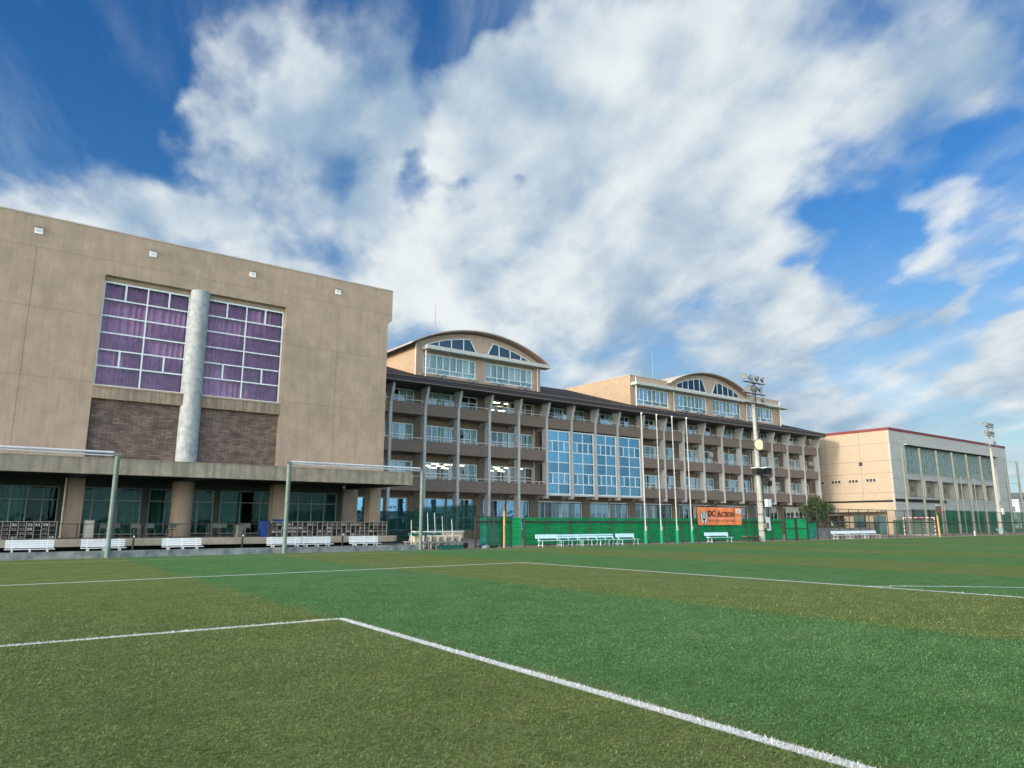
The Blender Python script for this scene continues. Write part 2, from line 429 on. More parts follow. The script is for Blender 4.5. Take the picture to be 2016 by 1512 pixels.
glassmat('glass_arch', (0.11, 0.145, 0.175), None, 0.6, thru=(0.3, 0.4, 0.6))
pm('lamp_on', (1.0, 0.86, 0.62), (1.0, 0.86, 0.62), 1, 0.5, emit=7.0)
pm('steel_green', (0.19, 0.26, 0.235), (0.12, 0.175, 0.16), 3, 0.5, streak=0.4)
pm('steel_dark', (0.035, 0.045, 0.04), (0.06, 0.05, 0.045), 6, 0.6)
pm('steel_grey', (0.26, 0.27, 0.25), (0.19, 0.19, 0.18), 4, 0.5, metal=0.2)
pm('post_grey', (0.22, 0.24, 0.21), (0.15, 0.17, 0.15), 3, 0.6)
pm('roller_white', (0.62, 0.64, 0.72), None, 3, 0.4)
pm('kerb_concrete', (0.30, 0.34, 0.33), (0.10, 0.13, 0.14), 2.0, 0.9, 0.5, 20, streak=0.2, grime=0.8)
pm('slab_concrete', (0.36, 0.34, 0.27), (0.27, 0.25, 0.20), 3, 0.9, 0.2, 20, grime=0.3)
pm('beige_block', (0.55, 0.50, 0.36), (0.45, 0.40, 0.29), 3, 0.9, 0.2, 20, grime=0.3)
pm('bench_worn', (0.46, 0.46, 0.44), (0.33, 0.32, 0.30), 6, 0.6)
pm('dim_frame', (0.28, 0.34, 0.32), None, 5, 0.6)
pm('rack_metal', (0.30, 0.29, 0.26), None, 5, 0.6)
pm('pole_white', (0.50, 0.51, 0.49), (0.42, 0.43, 0.41), 3, 0.5)
pm('vent_white', (0.9, 0.9, 0.9), (0.86, 0.86, 0.88), 3, 0.4)
pm('void_dark', (0.015, 0.02, 0.018), None, 2, 0.95)
netmat('green_sheet', (0.012, 0.43, 0.145), 0.96, var=0.35)
netmat('teal_sheet', (0.02, 0.45, 0.27), 0.9, var=0.4)
netmat('dark_net', (0.012, 0.06, 0.05), 0.86, var=0.4)
netmat('chain_link', (0.04, 0.045, 0.04), 0.20)
netmat('pale_net', (0.45, 0.55, 0.5), 0.16)
netmat('far_net', (0.02, 0.24, 0.13), 0.74, var=0.15)
netmat('goal_net', (0.5, 0.5, 0.48), 0.20)
pm('wood_yellow', (0.55, 0.36, 0.13), (0.42, 0.25, 0.09), 4, 0.6)
pm('rust_brown', (0.22, 0.12, 0.08), (0.14, 0.08, 0.06), 6, 0.7)
pm('post_green', (0.02, 0.33, 0.20), None, 4, 0.6)
pm('pole_concrete', (0.42, 0.43, 0.41), (0.31, 0.32, 0.31), 2.5, 0.85, streak=0.3)
pm('lamp_body', (0.16, 0.17, 0.17), (0.12, 0.12, 0.12), 9, 0.4, metal=0.3)
pm('lamp_face', (0.32, 0.35, 0.35), None, 9, 0.2)
pm('clock_face', (0.95, 0.74, 0.46), (0.92, 0.70, 0.42), 5, 0.4)
pm('black_paint', (0.02, 0.022, 0.022), None, 6, 0.5)
pm('banner_orange', (0.95, 0.28, 0.11), (0.84, 0.22, 0.09), 2.5, 0.6, 0.5, 5)
pm('banner_white', (0.80, 0.76, 0.74), None, 2.5, 0.6)
pm('banner_pink', (0.78, 0.42, 0.34), None, 2.5, 0.6)
pm('blue_plastic', (0.02, 0.06, 0.25), None, 4, 0.4)
pm('grey_plastic', (0.13, 0.15, 0.14), None, 4, 0.5)
pm('teal_plastic', (0.01, 0.13, 0.11), (0.01, 0.09, 0.08), 4, 0.5)
pm('red_paint', (0.42, 0.05, 0.04), None, 4, 0.5)
pm('shoe_pale', (0.5, 0.5, 0.48), (0.1, 0.1, 0.1), 9, 0.7)
pm('shoe_dark', (0.05, 0.05, 0.06), (0.2, 0.18, 0.15), 9, 0.7)
pm('gym_beige', (0.44, 0.375, 0.29), (0.39, 0.335, 0.26), 2, 0.9, 0.6, 9, grime=0.15)
pm('gym_grey', (0.44, 0.45, 0.44), (0.36, 0.38, 0.37), 1.5, 0.9, 0.6, 9, streak=0.3)
pm('gym_trim', (0.20, 0.045, 0.045), None, 2, 0.6)
pm('gym_recess', (0.30, 0.28, 0.22), (0.22, 0.205, 0.16), 1.5, 0.9, streak=0.3)
pm('gym_pane', (0.06, 0.14, 0.15), (0.25, 0.37, 0.37), 1.6, 0.25, spec=0.6)
pm('gym_pane_dark', (0.05, 0.12, 0.13), (0.09, 0.17, 0.18), 1.2, 0.25)
pm('dirt', (0.36, 0.30, 0.24), (0.28, 0.24, 0.19), 0.6, 0.95, 0.3, 12, grime=0.4)
pm('asphalt', (0.15, 0.15, 0.14), (0.11, 0.11, 0.10), 0.5, 0.9, 0.3, 30)
pm('bark', (0.10, 0.075, 0.055), None, 8, 0.9, 0.6, 30)
pm('leaf_dark', (0.028, 0.050, 0.024), (0.05, 0.08, 0.035), 3, 0.6)
pm('leaf_mid', (0.05, 0.085, 0.04), (0.08, 0.12, 0.05), 3, 0.6)
pm('house_white', (0.50, 0.56, 0.60), None, 1, 0.7)
pm('house_roof', (0.08, 0.11, 0.14), None, 1, 0.7)

# ================================================================ ground and turf
def turf_material(name, blades=False):
    m = bpy.data.materials.new(name); m.use_nodes = True
    t = m.node_tree; b = t.nodes['Principled BSDF']
    def nn(ty, **k):
        n = t.nodes.new(ty)
        for a, v in k.items(): setattr(n, a, v)
        return n
    def mth(op, a, b_=None, c=None, clamp=False):
        n = nn('ShaderNodeMath', operation=op); n.use_clamp = clamp
        for s, v in zip(n.inputs, (a, b_, c)):
            if v is None: continue
            if isinstance(v, bpy.types.NodeSocket): t.links.new(v, s)
            else: s.default_value = v
        return n.outputs[0]
    def noise(vec, sc_, det=5, ro=0.6):
        n = nn('ShaderNodeTexNoise'); n.inputs['Scale'].default_value = sc_; n.inputs['Detail'].default_value = det; n.inputs['Roughness'].default_value = ro
        t.links.new(vec, n.inputs['Vector']); return n.outputs[0]
    def rngn(v, a, b_, c=0.0, d=1.0):
        n = nn('ShaderNodeMapRange'); n.clamp = True
        t.links.new(v, n.inputs[0])
        for i, x in enumerate((a, b_, c, d)): n.inputs[i + 1].default_value = x
        return n.outputs[0]
    def mix(f, a, b_, blend='MIX'):
        n = nn('ShaderNodeMix', data_type='RGBA', blend_type=blend)
        for s, v in ((n.inputs[0], f), (n.inputs[6], a), (n.inputs[7], b_)):
            if isinstance(v, bpy.types.NodeSocket): t.links.new(v, s)
            elif isinstance(v, tuple): s.default_value = (*v, 1)
            else: s.default_value = v
        return n.outputs[2]
    geo = nn('ShaderNodeNewGeometry'); pos = geo.outputs['Position']
    sp = nn('ShaderNodeSeparateXYZ'); t.links.new(pos, sp.inputs[0]); X, Y = sp.outputs[0], sp.outputs[1]
    # rolled-out strips of turf, 6.7 m wide, olive and green in turn
    xw = mth('ADD', mth('SUBTRACT', X, mth('MULTIPLY', mth('SUBTRACT', Y, 3.0), 0.028)), mth('MULTIPLY', mth('SUBTRACT', noise(pos, 1.4, 6), 0.5), 0.9))
    ph = mth('FRACT', mth('DIVIDE', mth('SUBTRACT', xw, 4.92), 13.2))
    tri = mth('ABSOLUTE', mth('SUBTRACT', mth('ABSOLUTE', mth('SUBTRACT', ph, 0.25)), 0.0))
    # ph in 0..0.5 green; distance from its middle (0.25)
    dist = mth('MINIMUM', mth('ABSOLUTE', mth('SUBTRACT', ph, 0.25)), mth('ABSOLUTE', mth('SUBTRACT', ph, 1.25)))
    green = rngn(dist, 0.272, 0.228)
    big = noise(pos, 0.12, 4); mid = noise(pos, 1.1, 6); tuft = noise(pos, 22, 5, 0.7); fib = noise(pos, 130, 3, 0.7)
    olive = mix(rngn(mid, 0.3, 0.7), (0.118, 0.162, 0.050), (0.168, 0.214, 0.074))
    grn = mix(rngn(mid, 0.3, 0.7), (0.068, 0.172, 0.056), (0.104, 0.220, 0.086))
    green = mth('ADD', mth('MULTIPLY', green, rngn(X, 20.0, 60.0, 1.0, 0.5)), rngn(X, 20.0, 60.0, 0.0, 0.3), clamp=True)
    green = mth('ADD', green, mth('MULTIPLY', mth('SUBTRACT', big, 0.5), 0.6), clamp=True)
    base = mix(green, olive, grn)
    base = mix(rngn(big, 0.35, 0.65, 0.0, 0.35), base, mix(0.5, base, (0.17, 0.235, 0.14)))
    mod = mth('ADD', rngn(tuft, 0.3, 0.7, 0.45, 1.65), rngn(fib, 0.3, 0.7, -0.50, 0.50))
    if blades: mod = mth('ADD', mth('MULTIPLY', rngn(sp.outputs[2], 0.0, 0.020, 0.28, 1.85), rngn(fib, 0.34, 0.66, 0.22, 1.78)), 0.0)  # blades painted darker at the root, for the shade in the pile
    mod = mth('MULTIPLY', mod, rngn(noise(pos, 6.0, 5, 0.65), 0.3, 0.7, 0.80, 1.20))
    cb = nn('ShaderNodeCombineColor')
    for i in range(3): t.links.new(mod, cb.inputs[i])
    base = mix(1.0, base, cb.outputs[0], 'MULTIPLY')
    # white markings, with worn ragged edges
    jit = mth('MULTIPLY', mth('SUBTRACT', noise(pos, 60, 3, 0.8), 0.5), 0.06)
    def band(v, c, w): return mth('LESS_THAN', mth('ADD', mth('ABSOLUTE', mth('SUBTRACT', v, c)), jit), w)
    def bt(v, a, b_): return mth('MULTIPLY', mth('GREATER_THAN', v, a), mth('LESS_THAN', v, b_))
    # nearly parallel to the facades, a touch off square
    lineA = mth('MULTIPLY', band(mth('ADD', Y, mth('MULTIPLY', X, 0.022)), 11.68, 0.068), mth('LESS_THAN', X, 5.28))
    lineD = mth('MULTIPLY', band(mth('SUBTRACT', X, mth('MULTIPLY', mth('SUBTRACT', Y, 3.0), 0.0435)), 4.84, 0.072), mth('LESS_THAN', Y, 11.62))
    lineB = mth('MULTIPLY', band(mth('SUBTRACT', Y, mth('MULTIPLY', X, 0.034)), 22.75, 0.075), mth('LESS_THAN', X, 18.34))
    lineE = mth('MULTIPLY', band(X, 18.28, 0.075), mth('LESS_THAN', Y, 23.42))
    lineC = mth('MULTIPLY', band(mth('SUBTRACT', Y, mth('MULTIPLY', X, 0.030)), 34.75, 0.055), 0.55)
    dx = mth('SUBTRACT', X, ARC[0]); dy = mth('SUBTRACT', Y, ARC[1])
    rr = mth('SQRT', mth('ADD', mth('MULTIPLY', dx, dx), mth('MULTIPLY', dy, dy)))
    arc = mth('MULTIPLY', band(rr, ARC[2], 0.055), mth('GREATER_THAN', X, 18.3))
    wl = lineA
    for l in (lineB, lineC, lineD, lineE, arc): wl = mth('MAXIMUM', wl, l)
    wear = rngn(noise(pos, 45, 4, 0.75), 0.34, 0.52, 0.25, 1.0)
    wcol = mix(rngn(fib, 0.35, 0.65), (0.62, 0.65, 0.67), (0.88, 0.90, 0.91))
    col = mix(mth('MULTIPLY', wl, wear), base, wcol)
    t.links.new(col, b.inputs['Base Color'])
    b.inputs['Roughness'].default_value = 0.75; b.inputs['Specular IOR Level'].default_value = 0.12 if blades else 0.0
    if not blades:
        bp = nn('ShaderNodeBump'); bp.inputs['Strength'].default_value = 0.9; bp.inputs['Distance'].default_value = 0.03
        t.links.new(mth('ADD', tuft, mth('MULTIPLY', fib, 0.5)), bp.inputs['Height']); t.links.new(bp.outputs[0], b.inputs['Normal'])
    MATS[name] = m
ARC = (13.94, 2.12, 8.5)
turf_material('turf'); turf_material('turf_blade', True)
struct(MB().quadf([(-2500, -2500, -0.03), (2500, -2500, -0.03), (2500, 2500, -0.03), (-2500, 2500, -0.03)]).build('ground', 'asphalt'))
struct(MB().quadf([(-60, 37.7, -0.012), (240, 37.7, -0.012), (240, 110, -0.012), (-60, 110, -0.012)]).build('yard', 'dirt'))
struct(MB().quadf([(-60, -60, 0.0), (200, -60, 0.0), (200, 37.75, 0.0), (-60, 37.75, 0.0)]).build('turf_field', 'turf'))

def blades():
    r = np.random.default_rng(3)
    V = []; F = 0
    bands = [(2.0, 5.0, 11000, 0.0028, 0.026), (5.0, 8.5, 5200, 0.0044, 0.028), (8.5, 13.0, 2200, 0.0070, 0.030), (13.0, 22.0, 620, 0.012, 0.032)]
    a0 = YAW - R(41); a1 = YAW + R(41)
    for d0, d1, dens, wd, ln in bands:
        n = int((a1 - a0) / 2 * (d1 * d1 - d0 * d0) * dens)
        th = r.uniform(a0, a1, n); rad = np.sqrt(r.uniform(d0 * d0, d1 * d1, n))
        if d1 > 20:
            keep = r.random(n) > (rad - d0) / (d1 - d0); th, rad = th[keep], rad[keep]; n = len(th)
        x = rad * np.cos(th); y = rad * np.sin(th)
        L = ln * r.uniform(0.6, 1.25, n); W = wd * r.uniform(0.7, 1.3, n)
        az = r.uniform(0, 2 * np.pi, n); lean = r.uniform(0.45, 1.40, n)
        # pile combed a little one way, in patches
        comb = 0.5 * np.sin(x * 0.9 + 1.3 * np.sin(y * 0.7)) + 0.5
        dxx = np.cos(az) + 0.7 * comb; dyy = np.sin(az) - 0.4 * comb
        nrm = np.sqrt(dxx**2 + dyy**2) + 1e-6; dxx /= nrm; dyy /= nrm
        px, py = -np.sin(az + 0.6), np.cos(az + 0.6)
        v = np.zeros((n, 3, 3))
        v[:, 0] = np.stack([x - px * W / 2, y - py * W / 2, np.full(n, -0.002)], 1)
        v[:, 1] = np.stack([x + px * W / 2, y + py * W / 2, np.full(n, -0.002)], 1)
        v[:, 2] = np.stack([x + dxx * L * np.sin(lean), y + dyy * L * np.sin(lean), L * np.cos(lean)], 1)
        V.append(v.reshape(-1, 3)); F += n
    V = np.concatenate(V).astype(np.float32)
    me = bpy.data.meshes.new('grass')
    me.vertices.add(len(V)); me.vertices.foreach_set('co', V.ravel())
    me.loops.add(len(V)); me.loops.foreach_set('vertex_index', np.arange(len(V), dtype=np.int32))
    me.polygons.add(F); me.polygons.foreach_set('loop_start', np.arange(0, len(V), 3, dtype=np.int32))
    me.update(); me.materials.append(MATS['turf_blade'])
    o = bpy.data.objects.new('grass', me); C.objects.link(o)
    o['kind'] = 'stuff'; o['label'] = 'short artificial turf pile with olive and green strips and white lines'; o['category'] = 'grass'
blades()

# ================================================================ window builder
def window(parent, x0, x1, z0, z1, y, cols, rows, glass, name='window', fw_=0.07, depth=0.08, curtain=None, frame='alu', trans=None, cy=0.25, ckind='full', seed=0):
    """cols: number of panes or list of mullion x; rows: list of transom heights; trans: {row: extra mullion count}"""
    rg = random.Random(seed)
    f = MB()
    f.box(x0, x1, y, y + depth, z1 - fw_, z1).box(x0, x1, y, y + depth, z0, z0 + fw_)
    f.box(x0, x0 + fw_, y, y + depth, z0 + fw_, z1 - fw_).box(x1 - fw_, x1, y, y + depth, z0 + fw_, z1 - fw_)
    xs = [x0 + (x1 - x0) * i / cols for i in range(cols + 1)] if isinstance(cols, int) else [x0] + list(cols) + [x1]
    zs = [z0] + list(rows) + [z1]
    for x in xs[1:-1]: f.box(x - fw_ * .42, x + fw_ * .42, y + 0.005, y + depth - 0.005, z0 + fw_, z1 - fw_)
    for z in zs[1:-1]: f.box(x0 + fw_, x1 - fw_, y + 0.012, y + depth - 0.012, z - fw_ * .4, z + fw_ * .4)
    p = MB()
    for i in range(len(xs) - 1):
        for j in range(len(zs) - 1):
            k = (trans or {}).get(j, 1)
            for q in range(k):
                a = xs[i] + (xs[i + 1] - xs[i]) * q / k; b = xs[i] + (xs[i + 1] - xs[i]) * (q + 1) / k
                if q: f.box(a - fw_ * .5, a + fw_ * .5, y + 0.008, y + depth - 0.008, zs[j] + fw_ * .4, zs[j + 1] - fw_ * .4)
                tl_ = .006 if glass == 'glass_blue' else .0025
                t1, t2 = rg.uniform(-tl_, tl_), rg.uniform(-tl_, tl_)
                yy = y + depth / 2 + rg.uniform(-.004, .004)
                p.quadf([(a + .01, yy + t1, zs[j] + .01), (b - .01, yy - t1, zs[j] + .01), (b - .01, yy - t1 + t2, zs[j + 1] - .01), (a + .01, yy + t1 + t2, zs[j + 1] - .01)])
    o = f.build(name, frame, parent)
    p.build('pane', glass, o)
    if curtain:
        c = MB()
        spans = [(x0 + .03, x1 - .03)]
        if ckind == 'sides': w_ = (x1 - x0) * .22; spans = [(x0 + .03, x0 + w_), (x1 - w_, x1 - .03)]
        if ckind == 'left': spans = [(x0 + .03, x0 + (x1 - x0) * .45)]
        if ckind == 'right': spans = [(x0 + (x1 - x0) * .55, x1 - .03)]
        if ckind == 'gap': spans = [(x0 + .03, x0 + (x1 - x0) * .38), (x0 + (x1 - x0) * .62, x1 - .03)]
        for a, b in spans:
            n = max(4, int((b - a) / 0.07)); ph = rg.uniform(0, 6)
            pts = [(a + (b - a) * i / n, y + cy + 0.09 * math.sin(i * 1.15 + ph + 1.5 * math.sin(i * .21)) + 0.02 * math.sin(i * .37)) for i in range(n + 1)]
            for (xa, ya), (xb, yb) in zip(pts[:-1], pts[1:]):
                c.quadf([(xa, ya, z0 - .02), (xb, yb, z0 - .02), (xb, yb, z1 + .02), (xa, ya, z1 + .02)])
        c.build('curtain', curtain, o, smooth=True)
    return o

# ================================================================ hall building on the left
HY = 47.2
hall = thing('hall_building', (5, HY, 0), 'large plain tan concrete hall with two tall purple-curtained windows and a ground floor terrace canopy', 'building')
HX0, HX1 = -30.0, 24.05
def hall_wall():
    m = MB(); y0, y1 = HY, HY + 0.45
    m.box(HX0, 5.22, y0, y1, 4.83, 16.22)
    m.box(16.25, HX1, y0, y1, 4.83, 16.22)
    m.box(5.22, 16.25, y0 + .40, y1 + .5, 4.83, 5.0)
    m.box(HX0, HX1, y0, y1, 16.22, 18.97)
    # projecting corner head with its splay, right-hand end
    m.prism([(HX1, 16.32), (HX1 + .33, 16.68), (HX1 + .33, 18.97), (HX1, 18.97)], 'y', y0, 58)
    m.box(HX1 - .4, HX1, y1, 58, 4.83, 18.97)                     # side wall
    m.box(HX0, HX1 - .4, 57.6, 58, 0, 18.97)
    m.box(HX0, HX0 + .4, y1, 57.6, 0, 18.97)
    m.box(5.22, 10.05, HY + .34, HY + .42, 15.98, 16.22, 0)
    # window reveals' back frame head
    m.box(5.22, 16.25, HY + .36, HY + .95, 15.92, 16.22)
    # pointing grooves between the pours
    for z in (17.1, 13.6, 9.62):
        for a, b in ((HX0, 5.2), (16.28, HX1)):
            if z > 16.3: a, b = HX0, HX1 + .33
            m.box(a, b, y0 - .003, y0 + .02, z, z + .018, 1)
            if z > 16.3: break
    for x in (-6.2, 1.66, 20.05):
        m.box(x, x + .022, y0 - .004, y0 + .02, 4.85, 17.08, 1)
    return m.build('wall', ['stucco', 'stucco_groove'], hall)
hall_wall()
MB().box(5.22, 16.25, HY, HY + .45, 8.72, 9.46).build('window_band', 'stained_stucco', hall)
MB().box(HX0 - .02, HX1 + .36, HY - .03, 58.02, 18.97, 19.05).build('roof_coping', 'trim_pale', hall)
for a, b in ((5.22, 10.2), (11.15, 16.25)):
    MB().box(a, b, HY + .36, HY + .44, 5.0, 8.72).build('brick_panel', 'brick_tile', hall)
for i, (a, b) in enumerate(((5.24, 10.14), (11.2, 16.23))):
    zz = [9.55 + (15.88 - 9.55) * k / 6 for k in range(1, 6)]
    zz = [10.72, 11.72, 12.76, 13.80, 14.84]
    window(hall, a, b, 9.5, 15.93, HY + .34, 2, zz, 'glass_hall', curtain='curtain_purple', trans={1: 2, 5: 2}, fw_=.10, cy=.38, seed=i)
    MB().box(a - .0, b, HY - .06, HY + .30, 9.40, 9.50).build('window_sill', 'stucco', hall)
    MB().box(a, b, HY + .93, HY + .98, 9.0, 16.2).build('inner_wall', 'interior_dark', hall)
def round_col(z0, z1, r, cx, cy, mat):
    return MB().tube((cx, cy, z0), (cx, cy, z1), r, r, 40)
round_col(4.83, 8.72, .62, 10.66, HY + .18, 0).build('round_pillar', 'pillar_concrete', hall, smooth=True)
round_col(8.72, 9.46, .52, 10.66, HY + .1, 0).build('round_pillar', 'pillar_concrete', hall, smooth=True)
round_col(9.46, 16.22, .60, 10.66, HY + .18, 0).build('round_pillar', 'pillar_concrete', hall, smooth=True)
round_col(.78, 4.05, .62, 10.66, HY + .18, 0).build('round_pillar', 'stucco', hall, smooth=True)
for x in (1.66, 7.67, 13.82, 19.96):
    v = MB().box(x - .2, x + .2, HY - .05, HY + .02, 17.88, 18.24)
    v.box(x - .23, x + .23, HY - .12, HY, 18.25, 18.29, 1)
    for k in range(3): v.box(x - .15, x + .15, HY - .062, HY - .05, 18.01 + k * .065, 18.02 + k * .065, 1)
    v.build('air_vent', ['vent_white', 'steel_grey'], hall)
# canopy
cn = MB(); CY = 42.0
cn.box(HX0, 23.6, CY, CY + .35, 4.12, 4.83).box(HX0, 23.6, CY - .04, CY + .35, 4.03, 4.12)
cn.box(23.25, 23.6, CY + .35, HY + .0, 4.03, 4.83)
cn.box(HX0, 23.6, CY - .03, HY, 4.83, 4.86, 0)
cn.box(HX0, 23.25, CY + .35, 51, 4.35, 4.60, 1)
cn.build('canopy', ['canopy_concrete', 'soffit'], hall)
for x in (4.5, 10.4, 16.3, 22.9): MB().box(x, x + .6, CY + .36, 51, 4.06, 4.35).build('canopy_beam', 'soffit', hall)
for x0, x1, y0, y1 in ((-4.6, -3.8, HY, HY + .9), (4.62, 5.4, HY, HY + .9), (16.2, 17.0, HY, HY + .9), (23.1, 23.95, HY, HY + .9), (22.6, 23.75, 50.6, 51.3)):
    MB().box(x0, x1, y0, y1, .78, 4.06).build('square_pillar', 'stucco', hall)
# ground floor glazing, in bays; colours darkened for the shade under the canopy
GY = 51.0
gx = [-7.5, -3.0, 1.3, 4.9, 9.4, 13.8, 18.3, 22.6]
for i, (a, b) in enumerate(zip(gx[:-1], gx[1:])):
    window(hall, a + .05, b - .35, .85, 3.75, GY, 3 if i % 2 else 4, [2.95], 'glass_dark', name='window_wall', frame='dim_frame', curtain='curtain_dim', ckind=['full', 'right', 'left', 'full', 'full', 'gap', 'full'][i], fw_=.08, seed=40 + i)
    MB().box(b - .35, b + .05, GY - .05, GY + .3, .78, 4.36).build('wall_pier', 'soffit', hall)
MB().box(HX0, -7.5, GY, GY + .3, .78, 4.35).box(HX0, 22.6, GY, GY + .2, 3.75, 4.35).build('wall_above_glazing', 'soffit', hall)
MB().box(-8, 22.6, GY + 4.0, GY + 4.2, .78, 4.35).box(-8, 22.6, GY + .3, GY + 4, 4.3, 4.36).build('inner_wall', 'interior_dark', hall)
MB().box(HX0, 22.1, 41.5, 58, .42, .78).box(22.1, 22.5, 41.9, 58, .42, .78).build('terrace_slab', 'slab_concrete', hall, bevel=.02)
MB().box(HX0, 22.0, 43.4, 43.6, -.01, .42).build('terrace_footing', 'void_dark', hall)  # set-back support coloured near-black to stand for the shadow under the slab
rl = MB().tube((3.9, 41.72, 1.52), (14.4, 41.72, 1.52), .02, .02, 8)
for x in (4.65, 6.2, 9.0, 10.85, 12.2, 14.3): rl.box(x - .03, x + .03, 41.69, 41.75, .78, 1.52)
rl.build('railing', 'steel_dark', hall)
for x in (-1.2, 1.2): MB().tube((4.95 + x * .0, 46.95, .8), (4.95, 46.95, 4.0), .05, .05, 8)
MB().tube((4.45, 47.0, .78), (4.45, 47.0, 4.06), .05, .05, 10).build('downpipe', 'pipe_white', hall)

# ================================================================ main school building
FY = 59.0
school = thing('school_building', (65, FY, 0), 'long four-storey school block with grey fins, brown balcony walls and two penthouses', 'building')
SX0, SX1 = 21.5, 104.6
FIN = [26.9, 30.68, 34.40, 38.18, 41.96, 45.75, 49.57, 53.2, 56.85, 60.45, 64.55, 68.6, 72.3, 76.2, 80.2, 84.3, 88.0, 91.8, 95.7, 99.9, 103.85]
PIER = [26.9, 34.6, 42.14, 49.5, 57.3, 64.8, 72.85, 80.8, 89.0, 96.4, 104.1]
FZ = [4.54, 8.15, 11.75]
WY = 60.8
CW0, CW1 = 49.57, 64.55
for i, x in enumerate(FIN):
    f = MB(); w2 = .14
    zb = -.01 if x < 49 else 4.16
    f.prism([(FY, zb), (FY, 12.62), (FY - .06, 12.8), (FY - .55, 14.46), (FY + .75, 14.46), (FY + .75, zb)], 'x', x - w2, x + w2)
    for z in FZ:
        f.prism([(FY + .75, z), (FY + .75, z - .12), (WY, z - .42), (WY, z)], 'x', x - w2 + .01, x + w2 - .01)
    f.build('facade_fin', 'fin_concrete', school, bevel=.015)
for k, z in enumerate(FZ):
    segs = [(SX0, SX1)] if k == 2 else [(SX0, CW0), (CW1, SX1)]
    b = MB(); h = MB()
    for a, c in segs:
        b.box(a, c, FY + .10, FY + .25, z, z + 1.12)
        b.box(a, c, FY + .25, WY, z, z + .26)
        if c == SX1: b.box(c - .15, c, FY + .25, WY + .3, z + .26, z + 1.12)
        h.tube((a, FY + .17, z + 1.36), (c, FY + .17, z + 1.36), .036, .036, 6)
        n = int((c - a) / 1.9)
        for i in range(n): xx = a + (c - a) * (i + .5) / n; h.box(xx - .03, xx + .03, FY + .15, FY + .19, z + 1.12, z + 1.35)
    b.build('balcony', 'parapet_stone', school)
    h.build('handrail', 'pipe_white', school)
wl = MB()
for k, z in enumerate(FZ):
    top = 14.5 if k == 2 else FZ[k + 1]
    wl.box(SX0, SX1 - .3, WY, WY + .2, z + .26, z + .92)
    wt = 14.42 if k == 2 else z + 2.92
    wl.box(SX0, SX1 - .3, WY, WY + .2, wt, top)
for p in PIER:
    if abs(p - 57.3) < .1:
        wl.box(p - .5, p + .5, WY - .1, WY, 12.0, 14.46)
    else: wl.box(p - .5, p + .5, WY - .1, WY, 4.2, 14.46)
    wl.box(p - .5, p + .5, WY + .0, WY + .2, 5.46, 14.42, 0)
wl.box(SX1 - .3, SX1, WY, 86, -.01, 14.5)
wl.box(SX0, SX0 + .3, WY + .2, 86, -.01, 14.5)
wl.box(SX0 + .3, SX1 - .3, 85.8, 86, -.01, 14.5)
wl.build('wall', 'recess_wall', school)
# ground floor
gw = MB(); GY2 = 61.4
gw.box(SX0, SX1 - .3, GY2, GY2 + .2, -.01, .9).box(SX0, SX1 - .3, GY2, GY2 + .2, 3.95, 4.6)
gw.box(SX0, SX1 - .3, WY + .0, GY2, 4.3, 4.54)
for p in PIER: gw.box(p - .6, p + .6, GY2 - .15, GY2, -.01, 4.3).box(p - .6, p + .6, GY2, GY2 + .2, .9, 3.95)
gw.build('ground_floor_wall', 'recess_wall', school)
wi = 0
CURT = {}
for pi, (p, q) in enumerate(zip(PIER[:-1], PIER[1:])):
    a, c = p + .5, q - .5; mid = (a + c) / 2
    for k, z in enumerate(FZ):
        if k < 2 and 49 < a < 64: continue
        z0, z1 = z + .92, (14.42 if k == 2 else z + 2.92)
        for s, (u, v) in enumerate(((a, mid - .04), (mid + .04, c))):
            wi += 1
            rr = random.Random(wi * 13 + 5)
            ck = rr.choice(['full', 'sides', 'left', 'right', 'gap', 'sides'])
            cur = rr.choice(['curtain_white', 'curtain_green', 'curtain_white'])
            if k == 0 and pi in (1, 2, 4, 5) : ck, cur = ('right' if s else 'sides'), 'curtain_white'
            if k == 1: ck = rr.choice(['right', 'sides', 'right'])
            if pi >= 5 and k < 2: ck = rr.choice(['full', 'gap', 'full'])
            if k == 0 and pi == 0: ck = 'full'; cur = 'curtain_green'
            if pi == 2 and s == 1 and k != 1: cur = 'curtain_orange'; ck = 'gap'
            lit = (pi, k) in ((1, 0), (2, 0), (2, 2), (5, 0), (5, 2)) and s == 0
            window(school, u, v, z0, z1, WY + .03, 4 if rr.random() < .5 else 3, [z0 + (z1 - z0) * (.46 if k < 2 else .62)], 'glass_main', curtain=None if lit else cur, ckind=ck, seed=wi, fw_=.10)
    for s, (u, v) in enumerate(((a + .1, mid - .1), (mid + .1, c - .1))):
        wi += 1; rr = random.Random(wi * 7)
        window(school, u, v, .9, 3.95, GY2 + .03, 3, [2.1], 'glass_main' if pi > 2 else 'glass_blue', curtain='curtain_white', ckind=rr.choice(['full', 'sides', 'full']), seed=wi, fw_=.08)
# big glazed bays of the stair hall
for i in range(4):
    a, c = FIN[6 + i] + .15, FIN[7 + i] - .15
    dz_ = (11.6 - 4.62) / 6
    window(school, a, c, 4.62, 11.6, FY + .28, 2, [4.62 + dz_ * k for k in range(1, 6)], 'glass_blue', name='glazed_bay', trans={1: 2, 4: 2}, fw_=.11, seed=300 + i)
    MB().box(a - .01, c + .01, FY + .12, FY + .45, 4.46, 4.62).build('bay_sill', 'trim_pale', school)
